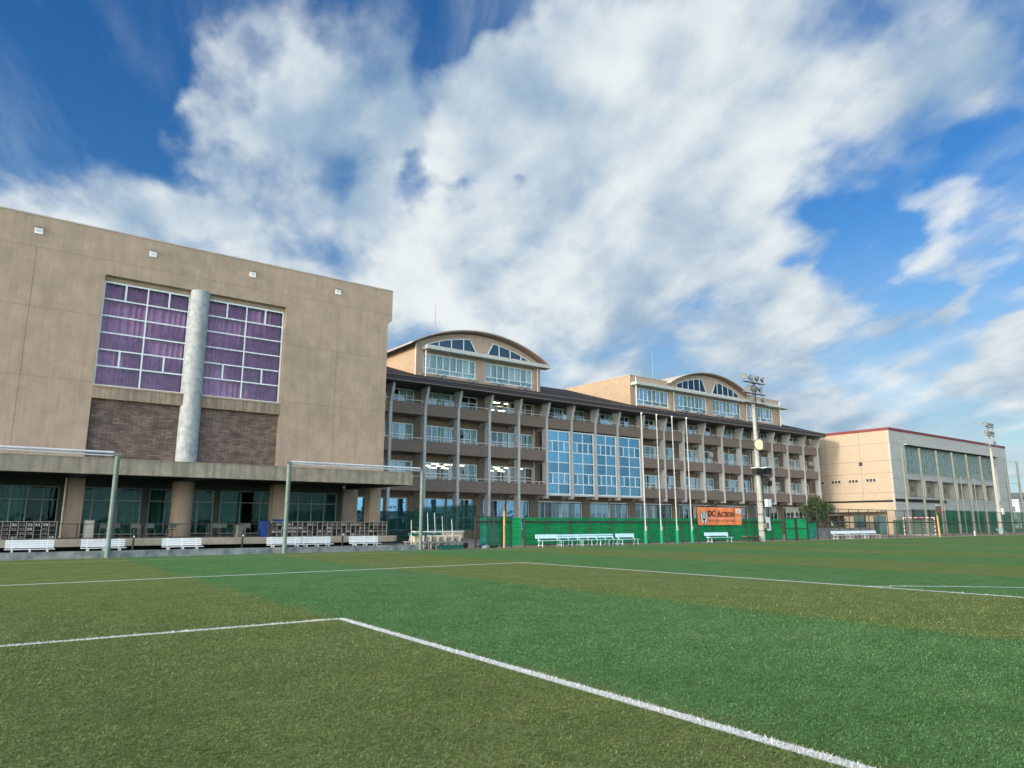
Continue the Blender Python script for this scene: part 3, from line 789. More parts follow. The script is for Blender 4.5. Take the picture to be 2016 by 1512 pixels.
# rooms behind the windows
rm = MB()
for z in [0.0] + FZ: rm.box(SX0 + .4, SX1 - .4, WY + 6.5, WY + 6.6, z, z + 3.6)
for z in FZ: rm.box(SX0 + .4, SX1 - .4, GY2 + .22, WY + 6.5, z + .05, z + .2)
for p in PIER: rm.box(p - .1, p + .1, WY + .9, WY + 6.5, 0, 14.4)
rm.box(SX0 + .4, SX1 - .4, WY + .25, WY + 6.5, 14.42, 14.5)
rm.build('room_wall', 'interior', school)
# ceiling lamps that show lit through the glass
def lampset(p, k, n=4):
    for i in range(n):
        for j in range(3):
            x = p + 1.0 + i * 1.55 + j * .35; y = WY + .9 + j * 2.1; z = (FZ[k] + 2.86) if k < 2 else FZ[k] + 2.62
            yield x, y, z
for p, k in ((34.6, 0), (42.14, 0), (42.14, 2), (64.8, 0), (64.8, 2)):
    for n_, (x, y, z) in enumerate(lampset(p, k)):
        if (n_ * 7 + k) % 5 == 0: continue
        MB().box(x - .42, x + .42, y - .09, y + .09, z - .055, z).build('ceiling_lamp', 'lamp_on', school)
# lean-out downpipes on the balconies
for x in (49.0, 64.9 + .9, 76.9, 84.8 - 1.2, 88.6, 96.9, 100.6):
    MB().tube((x, WY - .2, 4.6), (x, WY - .2, 14.45), .055, .055, 8).build('downpipe', 'pipe_white', school)
for x, k in ((79.4, 1), (73.5, 1), (81.7, 1), (97.3, 1), (104.0, 1), (58.3, 2), (66.2, 2)):
    MB().box(x - .4, x + .4, WY - .55, WY - .22, FZ[k] + 2.2, FZ[k] + 2.75).box(x - .45, x + .45, WY - .5, WY - .1, FZ[k] + 2.1, FZ[k] + 2.16).build('air_conditioner', 'trim_pale', school)
# eaves and roof
rf = MB(); EY = 57.5; RX1 = 103.9
RY, RZ = 72.5, 19.6
rf.prism([(EY, 14.98), (RY, RZ), (88.0, 14.7), (88.0, 14.6), (RY, RZ - .25), (EY + .1, 14.9)], 'x', SX0 - .3, RX1)
rf.build('roof', 'roof_slate', school)
MB().box(SX0 - .3, RX1, EY, EY + .12, 14.56, 14.97).build('fascia', 'fascia_dark', school)
MB().box(SX0 - .3, RX1, EY - .03, EY + .10, 14.50, 14.56).box(SX0 - .3, RX1, EY - .08, EY, 14.97, 15.02).build('gutter', 'roof_edge', school)
MB().box(SX0 - .3, RX1, EY + .12, WY + .2, 14.46, 14.50).build('eave_soffit', 'fascia_dark', school)
MB().prism([(WY + .2, 14.5), (WY + .2, 15.8), (RY, RZ - .3), (85.8, 15.2), (85.8, 14.5)], 'x', SX1 - 1.1, SX1 - .9).build('gable_wall', 'recess_wall', school)

def penthouse(x0, x1, zt, vault, wins, archw, ledge, pipes, units):
    yf, yb = 61.0, 73.0
    w = MB()
    zb = 15.0
    cx, hw, z0v, rise = vault
    Rr = (hw * hw + rise * rise) / (2 * rise); cz = z0v + rise - Rr
    def arcz(x, off=0.0): return cz + math.sqrt(max(0.01, (Rr + off) ** 2 - (x - cx) ** 2))
    # front wall with window openings
    xs = [x0] + [v for a, b, c, d in wins for v in (a, b)] + [x1]
    wz0, wz1 = wins[0][2], wins[0][3]
    w.box(x0, x1, yf, yf + .25, zb, wz0).box(x0, x1, yf, yf + .25, wz1, zt)
    for i in range(0, len(xs), 2): w.box(xs[i], xs[i + 1], yf, yf + .25, wz0, wz1)
    for i in range(2, len(xs) - 1, 2): w.box(xs[i] + .05, xs[i + 1] - .05, yf - .12, yf, zb, ledge[2])
    n = 28; a0, a1 = cx - hw, cx + hw
    arc = [(a0 + (a1 - a0) * i / n, arcz(a0 + (a1 - a0) * i / n, -.1)) for i in range(n + 1)]
    arc = [p for p in arc if p[1] > zt + .02]
    if len(arc) > 2: w.prism([(max(a0, x0) , zt)] + [(min(max(p[0], x0), x1), p[1]) for p in arc] + [(min(a1, x1), zt)], 'y', yf, yf + .25)
    pw = w.build('penthouse', 'pent_wall', school)
    MB().box(x0, x0 + .2, yf + .25, yb, zb, zt).box(x1 - .2, x1, yf + .25, yb, zb, zt).box(x0 + .2, x1 - .2, yb - .2, yb, zb, zt).build('side_wall', 'pent_side', pw)
    r = MB(); N_ = 40; e0, e1 = cx - hw - .45, cx + hw + .45
    pts = [(e0 + (e1 - e0) * i / N_) for i in range(N_ + 1)]
    for (u, v) in zip(pts[:-1], pts[1:]):
        zu, zv = arcz(u), arcz(v)
        r.prism([(u, zu - .02), (v, zv - .02), (v, zv + .07), (u, zu + .07)], 'y', yf - .85, yb + .3)
        r.prism([(u, zu + .07), (v, zv + .07), (v, zv + .15), (u, zu + .15)], 'y', yf - .92, yb + .35, 1)
    r.build('vault_roof', ['roof_edge', 'trim_pale'], pw)
    if x1 - x0 > 2 * hw + 3:
        MB().box(x0 - .06, a0 - .3, yf - .06, yb, zt, zt + .08).box(a1 + .3, x1 + .06, yf - .06, yb, zt, zt + .08).box(a0 - .3, a1 + .3, yf + .3, yb, zt, zt + .06).build('flat_roof', 'trim_pale', pw)
    lx0, lx1, lz0, lz1 = ledge
    MB().box(lx0, lx1, yf - 1.05, yf, lz0 + .02, lz1).build('ledge', 'ledge_concrete', pw, bevel=.02)
    for i, (a, b, c, d) in enumerate(wins):
        o = window(pw, a, b, c, d, yf + .06, 4, [c + (d - c) * .27], 'glass_pent', curtain='curtain_white', trans={1: 2, 0: 1}, fw_=.11, cy=.22, seed=500 + i + int(x0))
        for ch in list(o.children):
            if ch.name.startswith('curtain'): pass
    for poly, mull in archw:
        p = MB().prism(poly, 'y', yf - .035, yf - .005)
        f = MB()
        k = len(poly)
        for i in range(k):
            (xa, za), (xb, zb_) = poly[i], poly[(i + 1) % k]
            f.tube((xa, yf - .04, za), (xb, yf - .04, zb_), .05, .05, 5)
        for mxx in mull:
            zs_ = []
            for i in range(k):
                (xa, za), (xb, zb_) = poly[i], poly[(i + 1) % k]
                if (xa - mxx) * (xb - mxx) < 0: zs_.append(za + (zb_ - za) * (mxx - xa) / (xb - xa))
            if len(zs_) >= 2: f.box(mxx - .05, mxx + .05, yf - .07, yf - .03, min(zs_), max(zs_))
        p.build('arch_window', 'glass_arch', pw)
        f.build('arch_frame', 'alu', pw)
    for x, za, zb_, yy in pipes: MB().tube((x, yy, za), (x, yy, zb_), .07, .07, 8).build('downpipe', 'pipe_white', pw)
    u_ = MB()
    for x in units:
        for d in (0, .85):
            u_.box(x + d, x + d + .5, yf - .35, yf - .1, 15.95, 16.3).box(x + d + .08, x + d + .42, yf - .1, yf, 15.85, 15.95)
    if units: u_.build('outdoor_unit', 'steel_grey', pw)
    return pw
def archpoly(cx, hw, z0v, rise, xa, xb, zb, off, side, slant):
    Rr = (hw * hw + rise * rise) / (2 * rise); cz = z0v + rise - Rr
    f = lambda x: cz + math.sqrt(max(0, (Rr - off) ** 2 - (x - cx) ** 2))
    n = 12; top = []
    lo, hi = (xa, xb - slant) if side < 0 else (xa + slant, xb)
    for i in range(n + 1):
        x = lo + (hi - lo) * i / n; z = f(x)
        if z > zb + .04: top.append((x, z))
    return [(xa, zb)] + top + [(xb, zb)]
V1 = (42.15, 8.35, 19.25, 2.1)
penthouse(34.3, 50.25, 19.2, V1, [(35.1, 41.5, 16.35, 18.40), (42.7, 49.15, 16.35, 18.40)],
          [(archpoly(*V1, 35.5, 41.55, 19.22, .68, -1, .85), (36.9, 38.4, 39.9)), (archpoly(*V1, 42.95, 49.0, 19.22, .68, 1, .75), (44.5, 46.0, 47.5))],
          (34.9, 51.0, 18.62, 19.05), ((34.2, 15.3, 19.2, 60.9), (35.2, 15.3, 18.6, 60.6), (49.6, 15.3, 18.6, 60.6)), (36.4, 40.3, 43.6, 47.2))
V2 = (80.4, 8.2, 19.8, 1.95)
penthouse(64.84, 97.3, 19.85, V2, [(65.8, 72.0, 16.3, 18.42), (73.5, 79.85, 16.3, 18.42), (81.2, 87.55, 16.3, 18.42), (89.5, 95.5, 16.3, 18.42)],
          [(archpoly(*V2, 73.7, 79.9, 19.25, .68, -1, .9), (74.9, 76.1, 77.3, 78.5)), (archpoly(*V2, 81.2, 87.2, 19.25, .68, 1, .9), (82.4, 83.6, 84.8, 86.0))],
          (65.0, 98.4, 18.55, 18.95), ((65.3, 15.3, 19.6, 60.4), (72.75, 15.3, 18.5, 60.7), (88.6, 15.3, 18.5, 60.7), (96.6, 15.3, 19.4, 60.4)), (74.5, 77.6, 82.0, 85.5))
for x, z0, z1, r in ((38.2, 20.9, 24.8, .045), (72.6, 19.8, 24.9, .06), (81.2, 21.6, 23.7, .04)):
    MB().tube((x, 64, z0), (x, 64, z1), r, r * .4, 8).build('lightning_rod', 'steel_grey', school)

# ================================================================ gymnasium on the right
GX0, GX1, GF, GZ = 107.9, 152.6, 50.0, 15.15
gym = thing('gymnasium', (GX0, GF, 0), 'boxy gymnasium with sunlit beige end wall, dark red roof trim and tall glazed grey front', 'building')
g = MB()
g.box(GX0, 112.6, GF, GF + .3, 0, GZ, 1); g.box(147.4, GX1, GF, GF + .3, 0, GZ, 1)
g.box(112.6, 147.4, GF, GF + .3, 13.3, GZ, 1)
g.box(112.6, 147.4, GF + 1.6, GF + 1.9, 5.4, 13.3, 2)
g.box(112.6, 147.4, GF + .5, GF + .8, 8.1, 9.0, 1)
g.box(112.6, 147.4, GF, GF + 1.6, 5.2, 5.42, 1)
g.box(112.6, 147.4, GF + .1, GF + .4, 3.6, 5.2, 1)
g.box(112.6, 147.4, GF + .1, GF + .4, 0, 1.2, 1)
g.box(112.6, 147.4, GF + .8, GF + 1.6, 8.3, 8.4, 2)
g.box(GX0, GX0 + .3, GF + .3, 85, 4.9, GZ, 0)
g.box(GX0 + .12, GX0 + .3, GF + .3, 85, 4.62, 4.9, 3)
g.box(GX0 + .1, GX0 + .3, GF + .3, 85, 0, 4.62, 0)
g.box(GX0 + .3, GX1, 84.7, 85, 0, GZ, 0); g.box(GX1 - .3, GX1, GF + .3, 84.7, 0, GZ, 0)
for z in (13.25, 10.7, 8.85, 6.0): g.box(GX0 - .004, GX0 + .05, GF, 85, z, z + .04, 4)
for y in (54.55, 60.1, 66): g.box(GX0 - .005, GX0 + .05, y, y + .04, 4.9, GZ, 4)
for z in (13.25, 10.7, 8.0, 5.9, 4.2, 3.2): 
    g.box(GX0, 112.55, GF - .004, GF + .05, z, z + .04, 4); g.box(147.45, GX1, GF - .004, GF + .05, z, z + .04, 4)
g.box(GX0 + .02, 125, GF - .05, GF - .005, 4.68, 5.10, 3)
g.build('wall', ['gym_beige', 'gym_grey', 'gym_recess', 'void_dark', 'stucco_groove'], gym)
MB().box(GX0 - .06, GX1 + .06, GF - .06, 85.06, GZ, 15.55).build('roof_trim', 'gym_trim', gym)
MB().box(112.4, 147.8, GF - .5, GF, 13.22, 13.34).build('window_hood', 'gym_grey', gym)
bx = [113.2, 118.9, 124.9, 130.7, 136.4, 142.3, 147.3]
for i, (a, b) in enumerate(zip(bx[:-1], bx[1:])):
    f = MB(); p = MB()
    a += .1; b -= .1; z0, z1 = 9.0, 13.2; yy = GF + .7
    nx, nz = 7, 4
    for k in range(nx + 1): x = a + (b - a) * k / nx; f.box(x - .045, x + .045, yy - .03, yy + .03, z0, z1)
    for k in range(nz + 1): z = z0 + (z1 - z0) * k / nz; f.box(a, b, yy - .045, yy + .025, z - .035, z + .035)
    p.box(a, b, yy + .04, yy + .06, z0, z1)
    o = f.build('window', 'dim_frame', gym); p.build('pane', 'gym_pane', o)
    MB().box(b + .0, b + .25, GF + .3, GF + 1.6, 5.42, 8.1).build('buttress', 'gym_grey', gym)
    q = MB().box(a + .6, b - .6, GF + .12, GF + .35, 2.5, 3.55); q.build('low_window', 'gym_pane_dark', gym)
    MB().box((a + b) / 2 + .8, (a + b) / 2 + 1.7, GF + 1.55, GF + 1.6, 6.3, 7.2).build('wall_hatch', 'recess_wall', gym)
for a, b, z0, z1 in ((54.9, 54.2, 10.0, 10.75), (59.43, 57.9, 7.55, 8.1), (56.69, 55.17, 7.55, 8.1), (53.98, 52.47, 7.6, 8.15), (62.2, 60.6, 7.55, 8.0)):
    f = MB().box(GX0 - .05, GX0 + .02, b, a, z0, z1)
    f.box(GX0 - .1, GX0, b - .05, a + .05, z0 - .08, z0 - .02)
    o = f.build('small_window', 'trim_pale', gym)
    pp = MB()
    n = 3 if a - b > 1 else 1
    for k in range(n):
        u = b + (a - b) * k / n; v = b + (a - b) * (k + 1) / n; pp.box(GX0 - .06, GX0 - .052, u + .06, v - .06, z0 + .06, z1 - .06)
    pp.build('pane', 'steel_dark', o)
MB().box(GX0 - 2.0, GX0, 51.4, 60.8, 3.2, 3.4).build('door_canopy', 'gym_beige', gym)
MB().box(GX0 - .06, GX0 - .0, 51.6, 53.4, 0, 2.6).box(GX0 - .06, GX0, 54.6, 56.4, 0, 2.6).build('entrance_door', 'gym_pane_dark', gym)

# ================================================================ kerb, ball-net posts and rollers by the terrace
kb = MB().box(-30, 22.2, 38.2, 38.36, -.01, .31)
for x in (9.5, 17.2): kb.box(x, x + .012, 38.197, 38.21, 0, .3, 1)
tag(kb.build('low_wall', ['kerb_concrete', 'stucco_groove'], bevel=.015), 'low stained concrete wall along the turf edge below the terrace', 'low wall')
gpost = 'steel net posts along the low wall'
for x, lab in ((5.55, 'green grey steel net post at the left, in front of the terrace canopy'), (13.8, 'green grey steel net post standing behind nothing, midway along the low wall'), (22.05, 'green grey steel net post at the right-hand end of the low wall')):
    t = thing('net_post', (x, 38.1, 0), lab.replace(' standing behind nothing,', ','), 'post', gpost)
    MB().tube((x, 38.1, -.01), (x, 38.1, 4.72), .108, .098, 16).build('pole', 'steel_green', t, smooth=True)
    c = MB().box(x - .16, x + .16, 37.98, 38.22, 4.70, 4.76).tube((x - .14, 38.1, 4.80), (x + .14, 38.1, 4.80), .035, .035, 8)
    c.box(x - .13, x - .11, 38.0, 38.2, 1.2, 1.24).build('bracket', 'steel_grey', t)
    MB().tube((x + .10, 38.0, .9), (x + .10, 38.0, 4.6), .012, .012, 5).build('cord', 'black_paint', t)
for (a, b, lab) in ((-30, 5.38, 'long white rolled-up net tube reaching from the left frame edge to the left net post'), (13.95, 21.9, 'white rolled-up net tube hung between the middle and right net posts')):
    t = thing('net_roller', (b, 38.1, 4.8), lab, 'net roller', 'rolled-up nets on the posts')
    MB().tube((a, 38.1, 4.83), (b, 38.1, 4.83), .055, .055, 12).build('tube', 'roller_white', t, smooth=True)
    n = MB(); m_ = 24
    for i in range(m_):
        u = a + (b - a) * i / m_; v = a + (b - a) * (i + 1) / m_
        n.tube((u, 38.1, 4.70 + .02 * math.sin(i)), (v, 38.1, 4.70 + .02 * math.sin(i + 1)), .035, .035, 6)
    n.build('rolled_net', 'roller_white', t)
for x, lab in ((7.12, 'left of the three short black posts in front of the terrace slab'), (12.55, 'middle one of the three short black posts in front of the terrace slab'), (18.45, 'right of the three short black posts in front of the terrace slab')):
    t = thing('black_post', (x, 41.2, 0), lab, 'post', 'short black posts in front of the terrace')
    MB().tube((x, 41.2, -.01), (x, 41.2, 1.25), .05, .05, 10).build('pole', 'black_paint', t, smooth=True)
    MB().box(x - .03, x + .03, 41.13, 41.16, .85, .93).build('reflector', 'white_paint', t)

# ---------------------------------------------------------------- benches
def slatted_bench(loc, label, L=1.83, mat='white_paint'):
    t = proto('slatted_bench', loc, label, 'bench', 'white slatted benches behind the low wall')
    b = MB()
    for k in range(4): b.box(-L/2, L/2, .20 + k * .012, .235 + k * .012, .47 + k * .092, .47 + k * .092 + .072)
    b.build('backrest', mat, t)
    s = MB()
    for k in range(4): s.box(-L/2 - .02, L/2 + .02, -.22 + k * .1, -.22 + k * .1 + .085, .405, .43)
    s.build('seat', mat, t)
    for x in (-L * .36, 0, L * .36):
        MB().box(x - .03, x + .03, -.2, -.14, 0, .405).box(x - .03, x + .03, .16, .22, 0, .405).box(x - .025, x + .025, -.14, .16, .34, .40).box(x - .02, x + .02, .235, .27, .40, .84).build('leg', mat, t)
    return t
BL = ['first white slatted bench from the left frame edge, in front of the shoe rack', 'white slatted bench partly hidden by the left net post', 'white slatted bench standing alone before the round pillar',
      'white slatted bench with the middle net post across it', 'white slatted bench pushed against the one at the middle net post, on its right', 'rightmost white slatted bench of the row behind the low wall']
sb = slatted_bench((2.6, 38.85, 0), BL[0])
for x, y, l, rz in ((5.5, 38.9, BL[1], .03), (8.93, 38.8, BL[2], -.02), (14.1, 38.85, BL[3], 0.0), (15.95, 38.98, BL[4], .04), (18.85, 38.9, BL[5], 0.01)):
    dup(sb, (x, y, 0), l, rz)
# end-on row of white benches parked by the beige wall
sb2 = None
for i in range(6):
    ords = ['nearest', 'second', 'third', 'fourth', 'fifth', 'farthest'][i]
    loc_ = (24.65 - i * .43, 38.95 + i * .16, 0); gg = 'white benches parked end-on beside the beige wall'
    if sb2 is None:
        sb2 = d = slatted_bench(loc_, '', mat='bench_worn'); d.rotation_euler = (0, 0, R(-90)); d['group'] = gg
    else: d = dup(sb2, loc_, '', R(-90), group=gg)
    d['label'] = 'white slatted bench turned end-on in the parked row, %s from the beige wall end' % ords
def park_bench(name, loc, label, mat, L=2.0, planks=1, group=None, rz=0.0):
    t = proto(name, loc, label, 'bench', group, rz)
    b = MB()
    if planks == 1: b.prism([(.30, .55), (.33, .82), (.35, .82), (.32, .55)], 'x', -L/2 - .05, L/2 - .05)
    else:
        b.prism([(.30, .55), (.315, .66), (.335, .66), (.32, .55)], 'x', -L/2 - .05, L/2 - .05).prism([(.318, .70), (.33, .80), (.35, .80), (.338, .70)], 'x', -L/2 - .05, L/2 - .05)
    b.build('backrest', mat, t)
    MB().box(-L/2, L/2, -.2, -.02, .40, .43).box(-L/2, L/2, .0, .2, .40, .43).build('seat', mat, t)
    xs = (-L * .42, L * .42) if planks == 1 else (-L * .42, 0, L * .42)
    for x in xs:
        m = MB().tube((x, -.18, 0), (x, -.16, .40), .02, .02, 6).tube((x, .30, 0), (x, .14, .40), .02, .02, 6).tube((x, .16, .40), (x, .33, .62), .02, .02, 6).tube((x, -.17, .12), (x, .25, .12), .014, .014, 5)
        m.build('leg', mat, t)
    return t
g1 = 'pale blue benches in a row before the green fence'
pb = park_bench('park_bench', (31.65, 37.45, 0), 'first pale blue bench of the row before the green fence, wide single backboard', 'bench_blue', 1.95, 1, g1)
pb2 = park_bench('park_bench', (33.6, 37.6, 0), 'second bench of the pale row before the green fence, two-plank back', 'bench_blue', 1.95, 2, g1)
dup(pb2, (35.4, 37.55, 0), 'third bench of the pale row before the green fence, two-plank back', -.02)
dup(pb2, (37.15, 37.62, 0), 'fourth bench of the pale row, its end overlapped by the last bench', .01)
dup(pb, (39.05, 37.35, 0), 'last pale blue bench of the row, nearest the white poles, single backboard', .02)
park_bench('park_bench', (49.9, 37.45, 0), 'long pale blue bench standing below the orange banner', 'bench_blue', 3.1, 1, g1)
w1 = park_bench('park_bench', (68.9, 37.3, 0), 'left of the three pale benches before the wire fence on the right', 'white_paint', 2.9, 1, 'pale benches before the wire fence on the right')
dup(w1, (72.0, 37.4, 0), 'middle of the three pale benches before the wire fence on the right')
dup(w1, (75.2, 37.5, 0), 'right of the three pale benches before the wire fence on the right')
park_bench('park_bench', (120.0, 41.0, 0), 'small pale bench far right beside the distant floodlight pole', 'bench_blue', 2.2, 1)
t = proto('bench_table', (54.3, 37.5, 0), 'low rusty brown bench without back beside the concrete light pole', 'bench')
MB().box(-1.0, 1.0, -.25, .25, .42, .48).build('seat', 'rust_brown', t)
for x in (-.85, -.1, .7): MB().box(x - .03, x + .03, -.2, -.15, 0, .42).box(x - .03, x + .03, .15, .2, 0, .42).tube((x, -.18, .05), (x + .3, .1, .4), .02, .02, 5).build('leg', 'steel_dark', t)

# ---------------------------------------------------------------- shoe racks on the terrace, with their shoes
def rack(name, x0, x1, label):
    y0, z0, H = 42.0, .78, .84
    t = thing(name, (x0, y0, z0), label, 'rack', 'wire shoe racks on the terrace')
    nc = max(2, round((x1 - x0) / .31)); m = MB()
    for i in range(nc + 1):
        x = x0 + (x1 - x0) * i / nc; r = .016
        m.box(x - r, x + r, y0 - .016, y0 + .016, z0, z0 + H)
    m.box(x0, x1, y0 + .3, y0 + .32, z0, z0 + .03).box(x0 - .02, x1 + .02, y0 - .02, y0 + .32, z0 + H, z0 + H + .03)
    m.build('frame', 'rack_metal', t)
    for k in range(4): MB().box(x0, x1, y0 + .018, y0 + .30, z0 + .03 + k * .2, z0 + .042 + k * .2).build('shelf', 'steel_grey', t)
    MB().box(x0, x1, y0 + .325, y0 + .34, z0 + .02, z0 + H - .02).build('back_panel', 'interior_dark', t)
    return nc
def shoe_mesh(mat):
    m = MB()
    for dx in (-.055, .055):
        prof = [(-.13, 0), (.13, 0), (.135, .035), (.06, .05), (.0, .085), (-.03, .12), (-.12, .12), (-.135, .04)]
        m.prism([(a, b) for a, b in prof], 'x', dx - .04, dx + .04)
    return m
racks = [('shoe_rack', -.9, 3.8, 'wire shoe rack on the terrace at the left frame edge'), ('shoe_rack', 14.4, 21.8, 'long wire shoe rack on the right half of the terrace')]
shp = []
for mat in ('shoe_pale', 'shoe_dark'):
    shp.append(None)
cnt = 0
for nm, a, b, lab in racks:
    nc = rack(nm, a, b, lab)
    for i in range(nc):
        for k in range(4):
            if rng.random() < .30 or a + .31 * i < 1.0: continue
            x = a + (b - a) * (i + .5) / nc; z = .78 + .042 + k * .2
            q = 0 if rng.random() < .42 else 1
            side = 'left' if a < 5 else 'right'
            lab2 = ('%s pair of sports shoes on the wire shelves of the %s terrace rack' % (('pale', 'dark')[q], side))
            if shp[q] is None:
                shp[q] = tag(shoe_mesh('x').build('shoe_pair', ('shoe_pale', 'shoe_dark')[q], org=(0, 0, 0)), lab2, 'shoes')
                o = shp[q]
            else:
                o = shp[q].copy(); C.objects.link(o); o['label'] = lab2
            o['group'] = '%s shoes in the %s rack' % (('pale', 'dark')[q], side)
            o.location = (x, 42.15, z); o.rotation_euler = (0, 0, rng.uniform(-.15, .15)); cnt += 1

# ---------------------------------------------------------------- chairs, tables and bins on the terrace
def chair(loc, label, rz):
    t = proto('folding_chair', loc, label, 'chair', 'dark folding chairs on the terrace', rz)
    MB().box(-.21, .21, -.2, .2, .42, .455).build('seat', 'steel_dark', t, bevel=.01)
    MB().prism([(.22, .52), (.28, .78), (.25, .785), (.20, .52)], 'x', -.2, .2).build('backrest', 'grey_plastic', t)
    for s in (-1, 1):
        MB().tube((s * .21, -.2, 0), (s * .21, .24, .50), .012, .012, 6).tube((s * .21, .24, .50), (s * .2, .27, .78), .012, .012, 6).build('leg', 'steel_grey', t)
        MB().tube((s * .19, .22, 0), (s * .19, -.16, .43), .012, .012, 6).build('leg', 'steel_grey', t)
    return t
cx_ = [(6.0, 43.0, 3.1), (6.7, 43.5, .2), (7.5, 43.1, 2.9), (8.3, 43.3, .1), (9.2, 43.0, 3.3), (11.6, 43.1, 3.0), (12.2, 43.5, .1), (12.9, 43.0, 3.2), (13.5, 43.6, -.2)]
nearby = ['leftmost, beside the grey cabinet', 'second from the left, by the first table', 'third from the left, facing the field', 'fourth from the left, at the second table', 'just left of the round pillar',
          'just right of the round pillar', 'at the table right of the round pillar', 'left of the grey bin', 'rightmost, behind the grey bin']
c0 = chair((cx_[0][0], cx_[0][1], .78), 'dark folding chair on the terrace, ' + nearby[0], cx_[0][2])
for (x, y, rz), nb in list(zip(cx_, nearby))[1:]: dup(c0, (x, y, .78), 'dark folding chair on the terrace, ' + nb, rz)
def table(loc, label):
    t = proto('folding_table', loc, label, 'table', 'dark tables on the terrace')
    MB().box(-.9, .9, -.3, .3, .68, .71).build('tabletop', 'steel_dark', t)
    for x in (-.82, .82):
        for y in (-.25, .25): MB().tube((x, y, 0), (x, y, .68), .014, .014, 6).build('leg', 'steel_grey', t)
    return t
t0 = table((7.1, 44.3, .78), 'left dark folding table under the canopy among the chairs')
dup(t0, (9.0, 44.2, .78), 'dark folding table just left of the round pillar'); dup(t0, (12.3, 44.3, .78), 'dark folding table right of the round pillar')
def binn(loc, label, mat, w_=.5, h=.75):
    t = proto('bin', loc, label, 'bin')
    MB().prism([(-w_ * .42, 0), (w_ * .42, 0), (w_ * .5, h), (-w_ * .5, h)], 'x', -w_ * .45, w_ * .45).build('body', mat, t, bevel=.02)
    MB().box(-w_ * .5, w_ * .5, -w_ * .55, w_ * .55, h, h + .06).build('lid', mat, t, bevel=.015)
binn((12.75, 42.3, .78), 'grey lidded bin at the terrace edge', 'grey_plastic', .5, .62)
binn((14.1, 42.5, .78), 'dark blue wheeled bin left of the long shoe rack', 'blue_plastic', .5, .85)
binn((15.3, 43.1, .78), 'dark blue bin behind the left end of the long shoe rack', 'blue_plastic', .8, .95)
t = thing('cabinet', (5.35, 43.2, .78), 'small beige cabinet beside the square pillar on the terrace', 'cabinet')
MB().box(5.1, 5.55, 43.0, 43.4, .78, 1.72).build('body', 'canopy_concrete', t, bevel=.01); MB().box(5.14, 5.51, 42.985, 43.0, .84, 1.66).build('door', 'trim_pale', t)

# ================================================================ corner between the buildings
t = thing('beige_wall', (20, 39.7, 0), 'low beige wall with pale coping behind the parked white benches', 'wall')
MB().box(22.5, 26.1, 39.6, 39.8, -.01, 1.02).build('wall', 'beige_block', t, bevel=.01)
MB().box(22.45, 26.15, 39.57, 39.83, 1.02, 1.08).build('coping', 'white_paint', t)
t = thing('net_fence', (20, 39.9, 0), 'dark green netting fence standing on the low beige wall', 'fence')
MB().quadf([(22.6, 39.9, 1.0), (27.3, 39.9, 1.12), (27.3, 39.9, 2.75), (22.6, 39.9, 2.48)]).build('netting', 'dark_net', t)
MB().quadf([(23.9, 52.5, 0), (31.5, 52.5, 0), (31.5, 52.5, 2.55), (23.9, 52.5, 2.5)]).build('netting', 'dark_net', t)
for x in (23.1, 25.6, 27.3): MB().tube((x, 39.95, 0), (x, 39.95, 2.9 if x > 23 else 2.1), .03, .03, 8).build('post', 'steel_dark', t)
MB().tube((23.1, 39.95, 2.55), (27.3, 39.95, 2.8), .02, .02, 6).build('rail', 'steel_dark', t)
BR = [(21.95, 39.0, .2, .3, 1.75), (22.75, 39.2, .1, .25, 2.1), (23.2, 39.1, .15, .3, 2.2), (23.8, 39.2, .05, .2, 2.2), (24.35, 39.2, .1, .25, 2.0), (25.0, 39.1, .02, .1, 1.8)]
for i, (x, y, dx, dy, h) in enumerate(BR):
    t = thing('field_brush', (x, y, 0), 'white-handled field brush leaning on the beige wall, %s from the left' % ['first', 'second', 'third', 'fourth', 'fifth', 'sixth'][i], 'brush', 'field brushes leaning on the beige wall')
    MB().tube((x, y, .1), (x + dx, y + dy + .15, h), .016, .016, 6).build('handle', 'white_paint', t)
    MB().box(x - .4, x + .4, y - .06, y + .06, .02, .1).build('brush_head', 'steel_dark', t)
t = thing('planter_tray', (24.1, 38.15, 0), 'long dark teal tray lying at the turf edge below the parked benches', 'tray')
MB().prism([(23.45, 0), (24.85, 0), (25.0, .22), (23.3, .22)], 'y', 37.9, 38.3).build('tray', 'teal_plastic', t)
MB().box(23.28, 25.02, 37.86, 38.34, .2, .235).build('rim', 'teal_plastic', t)
t = thing('tarpaulin', (23.0, 39.3, .6), 'folded dark blue tarpaulin draped over the parked benches', 'tarpaulin')
m = MB()
for i in range(10): x = 22.0 + i * .22; m.box(x, x + .23, 39.25, 39.55, .82 - .03 * math.sin(i * 1.7), .96 + .03 * math.cos(i * 1.3))
m.build('sheet', 'teal_plastic', t)
t = thing('wheelbarrow', (25.5, 38.9, 0), 'small wheelbarrow tipped against the beige wall by the parked benches', 'wheelbarrow')
MB().prism([(25.2, .42), (25.75, .42), (25.95, .62), (25.05, .62)], 'y', 38.75, 39.15).build('tub', 'grey_plastic', t)
MB().tube((25.85, 38.9, .17), (25.85, 39.0, .17), .17, .17, 16).build('wheel', 'black_paint', t)
MB().tube((25.1, 38.8, .1), (25.2, 38.8, .45), .018, .018, 6).tube((24.6, 38.8, .5), (25.85, 38.95, .2), .018, .018, 6).build('frame', 'steel_grey', t)
